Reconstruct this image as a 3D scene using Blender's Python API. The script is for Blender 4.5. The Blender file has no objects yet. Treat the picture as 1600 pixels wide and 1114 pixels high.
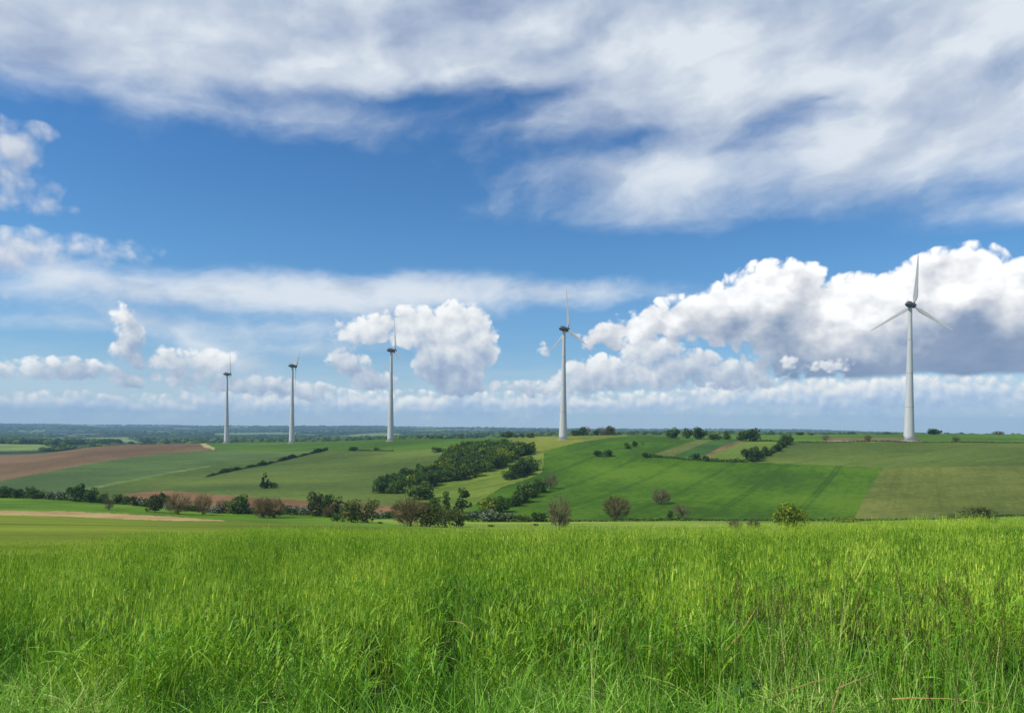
import bpy, bmesh, math, random
import numpy as np
from mathutils import Vector, Matrix
R = math.radians
SC = bpy.context.scene
COL = SC.collection
# ------------------------------------------------------------------ camera
F_PX = 1155.0            # focal length of the photograph in its own pixels (26 mm phone lens)
HOR = 668.0              # eye level in the photograph
CAM_Z = 1.95              # eye height above the verge
ROLL = R(0.55)
cam = bpy.data.cameras.new('camera')
cam.sensor_width = 36.0
cam.lens = 36.0 * F_PX / 1600.0
cam.shift_y = (HOR - 557.0) / 1600.0
cam.clip_start = 0.1
cam.clip_end = 60000.0
camo = bpy.data.objects.new('camera', cam)
COL.objects.link(camo)
camo.location = (0, 0, CAM_Z)
camo.rotation_euler = (R(90), -ROLL, 0)
SC.camera = camo
SC.view_settings.view_transform = 'Standard'
SC.view_settings.look = 'None'
SC.view_settings.gamma = 1.0
SC.view_settings.exposure = 0.0
SC.render.resolution_x, SC.render.resolution_y = 1024, 712
SC.cycles.max_bounces = 6
SC.cycles.diffuse_bounces = 2
SC.cycles.glossy_bounces = 2
SC.cycles.transmission_bounces = 3
SC.cycles.volume_bounces = 0
SC.cycles.transparent_max_bounces = 8
SC.cycles.use_denoising = True
# ------------------------------------------------------------------ sun
SUN_EL, SUN_AZ = R(50), R(-108)          # azimuth clockwise from +Y (the way the camera looks)
sd = Vector((math.sin(SUN_AZ) * math.cos(SUN_EL), math.cos(SUN_AZ) * math.cos(SUN_EL), math.sin(SUN_EL)))
sun = bpy.data.lights.new('sun', 'SUN')
sun.energy = 4.3
sun.angle = R(0.5)
sun.color = (1.0, 0.955, 0.87)
suno = bpy.data.objects.new('sun', sun)
COL.objects.link(suno)
suno.location = (0, 0, 300)
suno.rotation_euler = (-sd).to_track_quat('-Z', 'Y').to_euler()
# ------------------------------------------------------------------ world: Nishita sky with procedural clouds in azimuth / elevation
class NT:
    """small helper to write node trees as expressions"""
    def __init__(self, tree): self.t = tree
    def _in(self, sock, v):
        if v is None: return
        if isinstance(v, bpy.types.NodeSocket): self.t.links.new(v, sock)
        else:
            try: sock.default_value = v
            except Exception: sock.default_value = (v, v, v) if not hasattr(v, '__len__') else tuple(v) + (1.0,)
    def m(self, op, a, b=None, c=None, clamp=False):
        n = self.t.nodes.new('ShaderNodeMath'); n.operation = op; n.use_clamp = clamp
        for i, v in enumerate((a, b, c)): self._in(n.inputs[i], v)
        return n.outputs[0]
    def add(self, a, b): return self.m('ADD', a, b)
    def sub(self, a, b): return self.m('SUBTRACT', a, b)
    def mul(self, a, b): return self.m('MULTIPLY', a, b)
    def mad(self, a, b, c, clamp=False): return self.m('MULTIPLY_ADD', a, b, c, clamp)
    def smax(self, a, b, k): return self.m('SMOOTH_MAX', a, b, k)
    def v(self, op, a, b=None, s=None):
        n = self.t.nodes.new('ShaderNodeVectorMath'); n.operation = op
        self._in(n.inputs[0], a); self._in(n.inputs[1], b)
        if s is not None: self._in(n.inputs['Scale'], s)
        return n.outputs['Value'] if op in ('LENGTH', 'DOT_PRODUCT', 'DISTANCE') else n.outputs['Vector']
    def xyz(self, x, y, z=0.0):
        n = self.t.nodes.new('ShaderNodeCombineXYZ')
        self._in(n.inputs[0], x); self._in(n.inputs[1], y); self._in(n.inputs[2], z)
        return n.outputs[0]
    def sep(self, a):
        n = self.t.nodes.new('ShaderNodeSeparateXYZ'); self._in(n.inputs[0], a); return n.outputs
    def step(self, x, a, b):                      # smoothstep from a to b
        n = self.t.nodes.new('ShaderNodeMapRange'); n.interpolation_type = 'SMOOTHSTEP'
        self._in(n.inputs['Value'], x); self._in(n.inputs['From Min'], a); self._in(n.inputs['From Max'], b)
        return n.outputs['Result']
    def lin(self, x, a, b, c=0.0, d=1.0):
        n = self.t.nodes.new('ShaderNodeMapRange')
        self._in(n.inputs['Value'], x); self._in(n.inputs['From Min'], a); self._in(n.inputs['From Max'], b)
        self._in(n.inputs['To Min'], c); self._in(n.inputs['To Max'], d)
        return n.outputs['Result']
    def mix(self, f, a, b):
        n = self.t.nodes.new('ShaderNodeMix'); n.data_type = 'RGBA'
        self._in(n.inputs[0], f)
        for s, v in ((n.inputs[6], a), (n.inputs[7], b)):
            if isinstance(v, bpy.types.NodeSocket): self.t.links.new(v, s)
            else: s.default_value = tuple(v)[:3] + (1.0,)
        return n.outputs[2]
    def mulc(self, a, b):
        n = self.t.nodes.new('ShaderNodeMix'); n.data_type = 'RGBA'; n.blend_type = 'MULTIPLY'
        n.inputs[0].default_value = 1.0
        for s, v in ((n.inputs[6], a), (n.inputs[7], b)):
            if isinstance(v, bpy.types.NodeSocket): self.t.links.new(v, s)
            else: s.default_value = tuple(v)[:3] + (1.0,)
        return n.outputs[2]
    def scale(self, vec, s): return self.v('MULTIPLY', vec, s)
    def noise(self, vec, scale, detail=3, rough=0.5, dist=0.0, dims='3D', w=None, color=False):
        n = self.t.nodes.new('ShaderNodeTexNoise'); n.noise_dimensions = dims
        self._in(n.inputs['Vector'], vec); n.inputs['Scale'].default_value = scale
        n.inputs['Detail'].default_value = detail; n.inputs['Roughness'].default_value = rough
        n.inputs['Distortion'].default_value = dist
        return n.outputs['Color'] if color else n.outputs['Fac']
    def voro(self, vec, scale, detail=0, rough=0.5, dims='2D', feat='F1', smooth=None, rnd=1.0):
        n = self.t.nodes.new('ShaderNodeTexVoronoi'); n.voronoi_dimensions = dims; n.feature = feat
        self._in(n.inputs['Vector'], vec); n.inputs['Scale'].default_value = scale
        n.inputs['Detail'].default_value = detail; n.inputs['Roughness'].default_value = rough
        n.inputs['Randomness'].default_value = rnd
        if smooth is not None: n.inputs['Smoothness'].default_value = smooth
        return n.outputs['Distance']
    def ramp(self, f, stops):
        n = self.t.nodes.new('ShaderNodeValToRGB'); self._in(n.inputs[0], f)
        e = n.color_ramp.elements
        while len(e) < len(stops): e.new(0.5)
        for i, (p, c) in enumerate(stops):
            e[i].position = p; e[i].color = tuple(c)[:3] + (1.0,)
        return n.outputs[0]

def srgb(r, g, b):
    f = lambda c: (c / 255 / 12.92) if c / 255 <= 0.04045 else ((c / 255 + 0.055) / 1.055) ** 2.4
    return (f(r), f(g), f(b))
SKY_S = 0.10
def skc(r, g, b, k=1.0):                       # cloud brightness in the units of the sky texture
    return tuple(c * k / SKY_S for c in srgb(r, g, b))

def dirpx(px, py):
    """photograph pixel -> azimuth, elevation in units of 100 px at the centre"""
    x, y = px - 800.0, HOR - py
    c, s = math.cos(ROLL), math.sin(ROLL)
    x, y = c * x - s * y, s * x + c * y
    return math.atan2(x, F_PX) * F_PX / 100, math.atan2(y, math.hypot(x, F_PX)) * F_PX / 100

def blob_field(nt, p, blobs, k):
    """smooth union of tilted ellipses: about the distance inside, in units of 100 px"""
    acc = None
    for b in blobs:
        cx, cy, rx, ry = b[:4]; rot = b[4] if len(b) > 4 else 0.0
        wgt = b[5] if len(b) > 5 else 1.0
        U, V = dirpx(cx, cy)
        ex = abs(dirpx(cx + rx, cy)[0] - dirpx(cx - rx, cy)[0]) / 2
        ey = abs(dirpx(cx, cy - ry)[1] - dirpx(cx, cy + ry)[1]) / 2
        q = nt.v('SUBTRACT', p, (U, V, 0.0))
        if rot:
            vr = nt.t.nodes.new('ShaderNodeVectorRotate'); vr.rotation_type = 'Z_AXIS'
            nt.t.links.new(q, vr.inputs['Vector']); vr.inputs['Angle'].default_value = -R(rot); q = vr.outputs[0]
        d = nt.v('LENGTH', nt.v('MULTIPLY', q, (1 / ex, 1 / ey, 0.0)))
        m = min(ex, ey) * wgt
        f = nt.mad(d, -m, m)
        acc = f if acc is None else nt.smax(acc, f, k)
    return acc

def make_group(name, build):
    g = bpy.data.node_groups.new(name, 'ShaderNodeTree')
    g.interface.new_socket('P', in_out='INPUT', socket_type='NodeSocketVector')
    g.interface.new_socket('D', in_out='OUTPUT', socket_type='NodeSocketFloat')
    gi = g.nodes.new('NodeGroupInput'); go = g.nodes.new('NodeGroupOutput')
    g.links.new(build(NT(g), gi.outputs['P']), go.inputs['D'])
    return g
def use_group(nt, g, p):
    n = nt.t.nodes.new('ShaderNodeGroup'); n.node_tree = g
    nt.t.links.new(p, n.inputs[0]); return n.outputs[0]

# cumulus: (x, y, half width, half height, tilt) of each heap, read off the photograph
CU_BIG = [(1212, 478, 98, 76), (1140, 488, 80, 50), (1330, 498, 100, 70), (1495, 478, 116, 96), (1410, 488, 90, 74), (1610, 490, 110, 92),
          (1080, 500, 90, 42), (990, 515, 90, 28, 8), (1285, 548, 130, 52), (1480, 550, 270, 54)]
CU_HILEFT = [(14, 228, 58, 46), (54, 210, 34, 16, 10), (6, 268, 56, 30), (30, 313, 80, 17, -4), (62, 290, 34, 14, -20)]
CU_LEFTSHELF = [(60, 388, 92, 30), (150, 391, 90, 20), (0, 396, 70, 44), (0, 452, 18, 14), (190, 386, 34, 8)]
CU_MIDR = [(1018, 550, 48, 26), (1080, 566, 54, 20), (945, 580, 70, 26), (1020, 590, 90, 18), (1135, 582, 48, 22), (902, 597, 42, 20), (845, 606, 36, 12), (850, 544, 10, 9), (1160, 596, 60, 14)]
CU_MIDC = [(716, 512, 52, 42), (655, 512, 64, 34), (585, 514, 66, 22, 8), (745, 540, 34, 42), (700, 562, 56, 42), (715, 592, 46, 26),
           (545, 564, 32, 20), (575, 592, 40, 16), (840, 606, 40, 12), (780, 600, 16, 9, 30), (470, 610, 50, 14), (430, 604, 46, 16), (380, 594, 24, 12), (845, 606, 36, 12), (902, 597, 42, 20)]
CU_MIDL = [(196, 498, 19, 22), (204, 526, 24, 24), (194, 551, 24, 15), (212, 564, 24, 9, -15),
           (30, 576, 60, 15), (110, 576, 70, 15), (200, 592, 32, 13), (270, 562, 34, 18), (330, 565, 40, 22), (275, 592, 34, 13),
           (345, 603, 60, 9), (430, 604, 46, 16), (380, 594, 24, 12), (470, 610, 50, 14)]
CU_LOWR = [(1380, 616, 320, 32), (1160, 620, 130, 26), (1030, 628, 90, 20), (930, 630, 90, 18), (860, 632, 110, 22), (700, 632, 200, 22), (1280, 649, 340, 9)]
CU_LOWC = [(700, 632, 200, 22), (540, 628, 90, 20), (860, 632, 110, 22), (930, 630, 90, 18), (1030, 628, 90, 20), (400, 630, 150, 22), (700, 650, 280, 9)]
CU_LOWL = [(170, 634, 230, 20), (40, 636, 120, 18), (400, 630, 150, 22), (540, 628, 90, 20), (700, 632, 200, 22), (200, 649, 280, 8)]
CU_FRONT = [(1232, 567, 15, 11, 20), (1297, 571, 34, 11)]
VEIL_HI = [(150, 26, 720, 124), (700, 62, 420, 108), (1150, 90, 420, 165), (1100, 266, 240, 54, 2), (1420, 196, 380, 100, 4), (1300, 60, 560, 150),
           (1560, 238, 220, 46), (1600, 325, 50, 12)]
VEIL_LO = [(430, 462, 260, 29), (640, 457, 240, 23), (850, 458, 140, 13), (330, 470, 140, 19), (120, 440, 90, 30, 0, 0.8),
           (290, 532, 130, 12, -18), (440, 520, 90, 12, 4), (180, 507, 110, 8), (480, 545, 80, 8)]
GAPS = [(845, 150, 90, 22, 14), (870, 80, 110, 18, 20), (1240, 78, 90, 26, 5), (1275, 150, 110, 26, 15), (620, 158, 240, 12, 3), (1000, 215, 90, 14, 8)]
_sp = [dirpx(0, 342), dirpx(800, 385), dirpx(1600, 362)]
SPLIT = np.polyfit([q[0] for q in _sp], [q[1] for q in _sp], 2)
SPLIT_L, SPLIT_R = dirpx(482, 560)[0], dirpx(836, 560)[0]

def build_sky():
    w = bpy.data.worlds.new('World'); SC.world = w; w.use_nodes = True
    t = w.node_tree; t.nodes.clear(); nt = NT(t)
    tc = t.nodes.new('ShaderNodeTexCoord')
    d = nt.sep(tc.outputs['Generated'])
    az = nt.m('ARCTAN2', d[0], d[1])
    hyp = nt.m('SQRT', nt.add(nt.mul(d[0], d[0]), nt.mul(d[1], d[1])))
    el = nt.m('ARCTAN2', d[2], hyp)
    U = nt.mul(az, F_PX / 100); V = nt.mul(el, F_PX / 100)
    P = nt.xyz(U, V)
    # --- clear sky
    sk = t.nodes.new('ShaderNodeTexSky'); sk.sky_type = 'NISHITA'; sk.sun_disc = False
    sk.sun_elevation = SUN_EL; sk.sun_rotation = SUN_AZ
    sk.altitude = 200; sk.air_density = 1.0; sk.dust_density = 0.4; sk.ozone_density = 3.0
    tint = nt.ramp(nt.lin(V, 0.0, 7.0), SKY_TINT)
    clear = nt.mulc(sk.outputs[0], tint)
    ray = nt.noise(nt.scale(P, (0.8, 5, 1)), 1.0, 3)
    air = nt.mul(nt.step(nt.sub(1.5, nt.mad(ray, 0.6, V)), 0.0, 1.1), 0.72)
    clear = nt.mix(air, clear, skc(212, 230, 242))
    def bgd(col):
        bg = t.nodes.new('ShaderNodeBackground'); bg.inputs['Strength'].default_value = SKY_S
        t.links.new(col, bg.inputs['Color']); return bg.outputs[0]
    def choose(f, a, b):
        n = t.nodes.new('ShaderNodeMixShader'); t.links.new(f, n.inputs[0]); t.links.new(a, n.inputs[1]); t.links.new(b, n.inputs[2])
        return n.outputs[0]
    # --- high veil (stratus sheets)
    def veil(col, blobs, gaps):
        warp = nt.v('MULTIPLY', nt.v('SUBTRACT', nt.noise(nt.scale(P, (0.45, 0.9, 1)), 1.0, 4, 0.55, color=True), (0.5, 0.5, 0.5)), (1.3, 0.6, 0))
        PW = nt.v('ADD', P, warp)
        vf = blob_field(nt, PW, blobs, 0.25)
        # streaks rise to the right, as the sheets do
        vr = t.nodes.new('ShaderNodeVectorRotate'); vr.rotation_type = 'Z_AXIS'
        t.links.new(PW, vr.inputs['Vector']); vr.inputs['Angle'].default_value = -R(10)
        st = nt.noise(nt.scale(vr.outputs[0], (0.62, 1.25, 1)), 0.9, 7, 0.56)
        fine = nt.noise(nt.scale(vr.outputs[0], (2.2, 4.2, 1)), 1.0, 5, 0.65)
        k = 1.0 if gaps else 0.45
        va = nt.add(nt.add(vf, nt.mad(st, 1.15 * k, -0.575 * k)), nt.mad(fine, 0.16, -0.08))
        if gaps: va = nt.add(va, nt.lin(V, 4.4, 6.0, 0.0, 0.30))
        if gaps:
            ga = blob_field(nt, PW, gaps, 0.1)
            va = nt.sub(va, nt.mul(nt.m('MAXIMUM', nt.add(ga, 0.16), 0.0), 1.7))
        alpha = nt.mul(nt.step(va, -0.40 if gaps else -0.14, 0.52 if gaps else 0.20), 0.95 if gaps else 0.92)
        tone = nt.add(nt.lin(V, 3.0, 6.6, 0.98, 0.50), nt.mad(nt.noise(nt.v('ADD', nt.scale(vr.outputs[0], (0.55, 1.1, 1)), (7.3, 2.1, 0)), 1.0, 5, 0.5), 2.7, -1.35))
        tone = nt.add(tone, nt.mad(fine, 0.25, -0.125))
        vcol = nt.ramp(tone, [(0.0, skc(140, 158, 192)), (0.40, skc(178, 192, 215)), (0.75, skc(207, 217, 230)), (1.0, skc(230, 237, 244))])
        return nt.mix(alpha, col, vcol)
    # --- cumulus
    def dens(blobs, sc, amp, k, bias):
        def b(n, p):
            w1 = n.v('MULTIPLY', n.v('SUBTRACT', n.noise(p, 2.2 * sc, 1, 0.5, color=True), (0.5, 0.5, 0.5)), (0.26 / sc, 0.22 / sc, 0))
            pw = n.v('ADD', p, w1)
            f = blob_field(n, pw, blobs, k)
            f = n.m('MINIMUM', f, n.mul(f, 2.4))
            v1 = n.voro(pw, 3.2 * sc, 2.0, 0.42, '2D', 'F1')
            nz = n.noise(p, 3.2 * sc, 6, 0.64)
            f = n.mad(v1, -amp, n.add(f, amp * 0.40 + bias))
            return n.add(f, n.mad(nz, amp * 0.62, -amp * 0.31))
        return b
    def cumulus(col, name, blobs, sc, amp, k, bias, base, depth, shades, off, gain, soft, hazef, dark=0.35):
        g = make_group(name, dens(blobs, sc, amp, k, bias))
        D0 = use_group(nt, g, P)
        D1 = use_group(nt, g, nt.v('ADD', P, (-off * 0.7, off, 0)))
        rel = nt.sub(D0, D1)
        vb = nt.lin(V, base, base + depth)
        bigs = nt.noise(nt.v('ADD', P, (3.1 * sc, 8.7, 1)), 0.9 * sc, 2, 0.5)
        lum = nt.add(nt.mad(rel, gain, 0.60), nt.mad(vb, 0.34, -0.14))
        lum = nt.sub(nt.add(lum, nt.mad(bigs, 0.9, -0.45)), nt.mul(nt.m('MAXIMUM', D0, 0.0), dark))
        a = nt.mul(nt.step(D0, -soft * 0.3, soft), hazef)
        return nt.mix(a, col, nt.ramp(lum, shades))
    low_sh = [(0.0, skc(164, 188, 220)), (0.35, skc(190, 210, 234)), (0.58, skc(222, 232, 242)), (0.8, skc(250, 250, 246)), (1.0, skc(255, 255, 250, 1.1))]
    mid_sh = [(0.0, skc(140, 158, 190)), (0.3, skc(170, 184, 207)), (0.52, skc(208, 215, 225)), (0.72, skc(238, 240, 241)), (0.95, skc(254, 254, 252, 1.05))]
    soft_sh = [(0.0, skc(150, 162, 192)), (0.4, skc(196, 204, 220)), (0.7, skc(230, 233, 238)), (0.95, skc(248, 248, 248))]
    big_sh = [(0.0, skc(122, 142, 174)), (0.22, skc(148, 163, 189)), (0.42, skc(182, 192, 207)), (0.62, skc(214, 217, 224)), (0.8, skc(244, 245, 246)), (0.95, skc(255, 255, 255, 1.1))]
    vlo = veil(clear, VEIL_LO, None)
    def lows(col, tag_, blobs, mids):
        col = cumulus(col, 'cloud_bank_low_' + tag_, blobs, 1.9, 0.17, 0.06, 0.05, 0.2, 0.7, low_sh, 0.07, 1.8, 0.14, nt.lin(V, 0.02, 0.30, 0.45, 0.98))
        return cumulus(col, 'cloud_heaps_' + tag_, mids, 1.7, 0.19, 0.08, 0.09, 0.5, 1.6, mid_sh, 0.12, 1.05, 0.10, 0.96)
    shelf = cumulus(vlo, 'cloud_shelf_left', CU_LEFTSHELF, 1.2, 0.24, 0.10, 0.05, 1.7, 1.0, soft_sh, 0.14, 0.7, 0.34, 0.92)
    left = bgd(lows(shelf, 'left', CU_LOWL, CU_MIDL))
    centre = bgd(lows(vlo, 'centre', CU_LOWC, CU_MIDC))
    col = lows(vlo, 'right', CU_LOWR, CU_MIDR)
    def bigb(n, p):
        f = dens(CU_BIG, 1.1, 0.26, 0.14, 0.08)(n, p)
        y = n.sep(p)[1]
        return n.m('MINIMUM', f, n.mul(n.add(n.sub(y, dirpx(1400, 590)[1]), n.mad(n.noise(p, 1.3, 2), 0.3, -0.15)), 1.6))
    g = make_group('cloud_bank_right', bigb)
    D0 = use_group(nt, g, P); D1 = use_group(nt, g, nt.v('ADD', P, (-0.10, 0.22, 0)))
    rel = nt.sub(D0, D1)
    under = nt.lin(V, dirpx(1400, 592)[1], dirpx(1400, 470)[1])
    bigs = nt.noise(nt.v('ADD', nt.scale(P, (0.8, 1.1, 1)), (4.4, 1.7, 0)), 1.0, 4, 0.55)
    rightd = nt.mul(nt.lin(U, dirpx(1190, 500)[0], dirpx(1420, 500)[0]), 0.28)
    lum = nt.add(nt.mad(rel, 0.72, 0.47), nt.mul(under, 0.36))
    lum = nt.add(lum, nt.mad(bigs, 1.5, -0.75))
    lum = nt.sub(nt.sub(lum, nt.mul(nt.m('MAXIMUM', D0, 0.0), 0.30)), nt.mul(rightd, nt.sub(1.15, under)))
    lum = nt.add(nt.m('MAXIMUM', lum, nt.mul(bigs, 0.36)), nt.mad(nt.noise(nt.scale(P, (1, 1.8, 1)), 1.9, 5), 0.5, -0.25))
    col = nt.mix(nt.step(D0, -0.03, 0.10), col, nt.ramp(lum, big_sh))
    right = bgd(cumulus(col, 'cloud_scraps_right', CU_FRONT, 2.6, 0.12, 0.05, 0.04, 0.4, 0.9, mid_sh, 0.04, 1.5, 0.09, 0.9))
    gt = lambda x, c: nt.m('GREATER_THAN', x, c)
    low = choose(gt(U, SPLIT_L), left, choose(gt(U, SPLIT_R), centre, right))
    high = bgd(cumulus(veil(clear, VEIL_HI, GAPS), 'cloud_heap_high_left', CU_HILEFT, 1.2, 0.22, 0.10, 0.05, 3.0, 1.4, soft_sh, 0.14, 0.6, 0.30, 0.92))
    split = nt.m('SUBTRACT', V, nt.mad(nt.mad(U, float(SPLIT[0]), float(SPLIT[1])), U, float(SPLIT[2])))
    front = choose(gt(split, 0.0), low, high)
    # the rest of the sky dome, beside, above and behind the view: loose sheets of the same cloud
    rest = bgd(nt.mix(nt.mul(nt.step(nt.noise(tc.outputs['Generated'], 2.6, 3), 0.42, 0.62), 0.8), clear, skc(205, 212, 226)))
    out_of = nt.m('MAXIMUM', gt(nt.m('ABSOLUTE', U), 8.6), nt.m('MAXIMUM', gt(V, 7.4), nt.m('LESS_THAN', V, -0.35)))
    out = t.nodes.new('ShaderNodeOutputWorld'); t.links.new(choose(out_of, front, rest), out.inputs['Surface'])
    w.cycles.sampling_method = 'NONE'
SKY_TINT = [(0.0, (0.8, 0.95, 1.15)), (0.35, (0.56, 0.96, 1.22)), (0.6, (0.43, 0.86, 1.20)), (1.0, (0.42, 0.80, 1.14))]
build_sky()
# ------------------------------------------------------------------ land form: depth below the eye along seven directions
def pchip(x, y):
    x = np.asarray(x, float); y = np.asarray(y, float)
    h = np.diff(x); dl = np.diff(y, axis=0) / (h if y.ndim == 1 else h[:, None])
    m = np.zeros_like(y)
    a, b = dl[:-1], dl[1:]
    ok = (a * b) > 0
    w1 = 2 * h[1:] + h[:-1]; w2 = h[1:] + 2 * h[:-1]
    if y.ndim > 1: w1 = w1[:, None]; w2 = w2[:, None]
    with np.errstate(divide='ignore', invalid='ignore'):
        hm = (w1 + w2) / (w1 / a + w2 / b)
    m[1:-1] = np.where(ok, hm, 0.0)
    m[0] = dl[0]; m[-1] = dl[-1]
    def f(q):
        q = np.asarray(q, float)
        i = np.clip(np.searchsorted(x, q) - 1, 0, len(x) - 2)
        t = (np.clip(q, x[0], x[-1]) - x[i]) / h[i]
        hh = h[i]
        if y.ndim > 1: t = t[..., None]; hh = hh[..., None]
        return ((1 + 2 * t) * (1 - t) ** 2 * y[i] + t * (1 - t) ** 2 * hh * m[i] + t * t * (3 - 2 * t) * y[i + 1] + t * t * (t - 1) * hh * m[i + 1])
    return f
def horline(px): return HOR + math.tan(ROLL) * (px - 800.0)
NEAR = {0: [(1, 1.95), (5, 2.35), (10, 2.95), (20, 4.25)], 1: [(1, 1.95), (5, 2.3), (10, 2.8), (20, 3.75)]}
PROF = {
    0: (0, [(30, 880), (60, 850), (100, 822), (150, 811), (190, 804.5), (225, 797.5), (270, 788), (330, 779), (400, 760), (480, 737), (560, 720), (640, 711), (700, 711.5), (850, 718), (1050, 714), (1250, 704), (1500, 694),
            (2500, 686), (4000, 677), (7000, 664.5), (8000, 663), (9500, 667), (14000, 668)]),
    200: (0, [(30, 875), (60, 848), (100, 824), (150, 816), (205, 811), (235, 803), (270, 795), (310, 787), (400, 763), (500, 736), (620, 710), (740, 696), (800, 694.5), (900, 696), (1200, 700), (1500, 695),
              (2500, 687), (4000, 678), (7000, 667), (8000, 664), (9500, 668), (14000, 669)]),
    400: (0, [(30, 866), (60, 846), (100, 827), (150, 819), (200, 812), (275, 801), (330, 779), (400, 758), (500, 735), (650, 709), (811, 694), (909, 691.4), (980, 690.9), (1150, 693), (1500, 694),
              (2200, 689), (3500, 681), (6000, 671), (7500, 665.3), (9000, 669), (14000, 670)]),
    600: (0, [(30, 864), (60, 852), (100, 838), (150, 825), (200, 819), (235, 814), (290, 796), (340, 776), (400, 756), (480, 733), (560, 712), (650, 695), (691, 689.5), (760, 687), (820, 687), (1000, 690), (1500, 690),
              (2200, 687), (3500, 680), (5500, 672), (7000, 667), (9000, 671), (14000, 672)]),
    800: (1, [(30, 864), (60, 864), (100, 850), (150, 833), (190, 824), (240, 813), (262, 807), (300, 788), (350, 763), (400, 741), (450, 721), (500, 706), (567, 690), (620, 684.5), (660, 683), (760, 684), (1000, 687), (1500, 685),
              (3000, 678), (6000, 671), (7500, 668.5), (9000, 673), (14000, 674)]),
    1000: (1, [(30, 862), (60, 866), (100, 850), (150, 833), (190, 824), (240, 813), (262, 807), (300, 784), (350, 757), (400, 732), (440, 713), (480, 700), (540, 686.5), (600, 681), (660, 679.8), (760, 681), (1000, 683), (1500, 682),
               (3000, 678), (6000, 673), (7500, 670.5), (9000, 675), (14000, 676)]),
    1200: (1, [(30, 858), (60, 861), (100, 850), (150, 832), (190, 823), (240, 813), (262, 806), (300, 780), (350, 752), (400, 727), (430, 711), (461, 699), (500, 689.5), (560, 683), (620, 680.3), (700, 679.3), (900, 681), (1500, 682),
               (3000, 679), (6000, 674), (7500, 671), (9000, 677), (14000, 678)]),
    1400: (1, [(30, 850), (60, 852), (100, 840), (150, 829), (190, 821), (240, 811), (262, 803), (300, 776), (350, 746), (400, 717), (430, 700), (461, 688.6), (500, 684), (560, 680.8), (620, 679.5), (700, 678.7), (900, 680), (1500, 682),
               (3000, 681), (6000, 678), (7500, 675.5), (9000, 680), (14000, 681)]),
    1600: (1, [(30, 846), (60, 848), (100, 834), (150, 823), (190, 815), (240, 806), (262, 797), (300, 769), (350, 737), (400, 708), (430, 696), (461, 690), (500, 686), (560, 682), (620, 680), (700, 678.7), (900, 680.5), (1500, 683),
               (3000, 684), (6000, 682), (7500, 680), (9000, 683), (14000, 684)]),
}
LY = np.log(np.geomspace(1.0, 14000.0, 700))
_px = sorted(PROF); _D = []
for p in _px:
    nr, pts = PROF[p]
    ys = [a for a, b in NEAR[nr]] + [a for a, b in pts]
    ds = [b for a, b in NEAR[nr]] + [a * (b - horline(p)) / F_PX for a, b in pts]
    _D.append(pchip(np.log(ys), ds)(LY))
_D = np.array(_D)
_px = [-1200.0, -400.0] + [float(p) for p in _px] + [2000.0, 2800.0]
_D = np.vstack([_D[0], _D[0], _D, _D[-1], _D[-1]])
# resample finely across directions, then bilinear look-ups
PXF = np.linspace(-1200, 2800, 1001)
DT = pchip(_px, _D)(PXF)                       # 1001 x 700
def ground_depth(X, Y):
    X = np.asarray(X, float); Y = np.asarray(Y, float)
    Yc = np.clip(Y, 1.0, 13990.0)
    p = np.clip(800 + F_PX * X / Yc, -1200, 2799.9)
    fp = (p + 1200) / 4.0; i = np.clip(fp.astype(int), 0, 999); tp = fp - i
    fy = (np.log(Yc) - LY[0]) / (LY[1] - LY[0]); j = np.clip(fy.astype(int), 0, 698); ty = fy - j
    d = (DT[i, j] * (1 - tp) * (1 - ty) + DT[i + 1, j] * tp * (1 - ty) + DT[i, j + 1] * (1 - tp) * ty + DT[i + 1, j + 1] * tp * ty)
    # gentle undulation of the fields, in metres
    amp = np.clip((Yc - 30) / 300, 0, 1) * np.clip((2500 - Yc) / 1500, 0, 1) * 0.12
    d = d + amp * (np.sin(X / 17.0 + Y / 31.0) + np.sin(X / 9.1 - Y / 14.0) * 0.5)
    far = np.clip((Yc - 1500) / 2500, 0, 1)
    d = d + far * (5.0 * np.sin(X / 610.0 + 1.3) * np.sin(Y / 540.0) + 2.5 * np.sin(X / 233.0 + Y / 301.0) + 1.2 * np.sin(X / 97.0 - Y / 120.0))
    return d
def gz(x, y): return CAM_Z - float(ground_depth(x, y))
def level(px, py):
    """photograph pixel -> sideways and upward slope of its ray"""
    x, y = px - 800.0, HOR - py
    c, s = math.cos(ROLL), math.sin(ROLL)
    return (c * x - s * y) / F_PX, (s * x + c * y) / F_PX
def photo_of(X, Y, Z):
    x = F_PX * X / Y; y = F_PX * (Z - CAM_Z) / Y
    c, s = math.cos(ROLL), math.sin(ROLL)
    return 800 + c * x + s * y, HOR - (-s * x + c * y)
def at(px, py, y0=170.0, y1=1050.0):
    """the spot of ground, between the two distances, that the photograph shows at this pixel"""
    a, b = level(px, py)
    Y = np.geomspace(y0, y1, 1500)
    sl = -ground_depth(a * Y, Y) / Y
    k = np.argmax(sl >= b) if (sl >= b).any() else int(np.argmax(sl))
    y = float(Y[k]); x = a * y
    return Vector((x, y, gz(x, y)))

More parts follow.
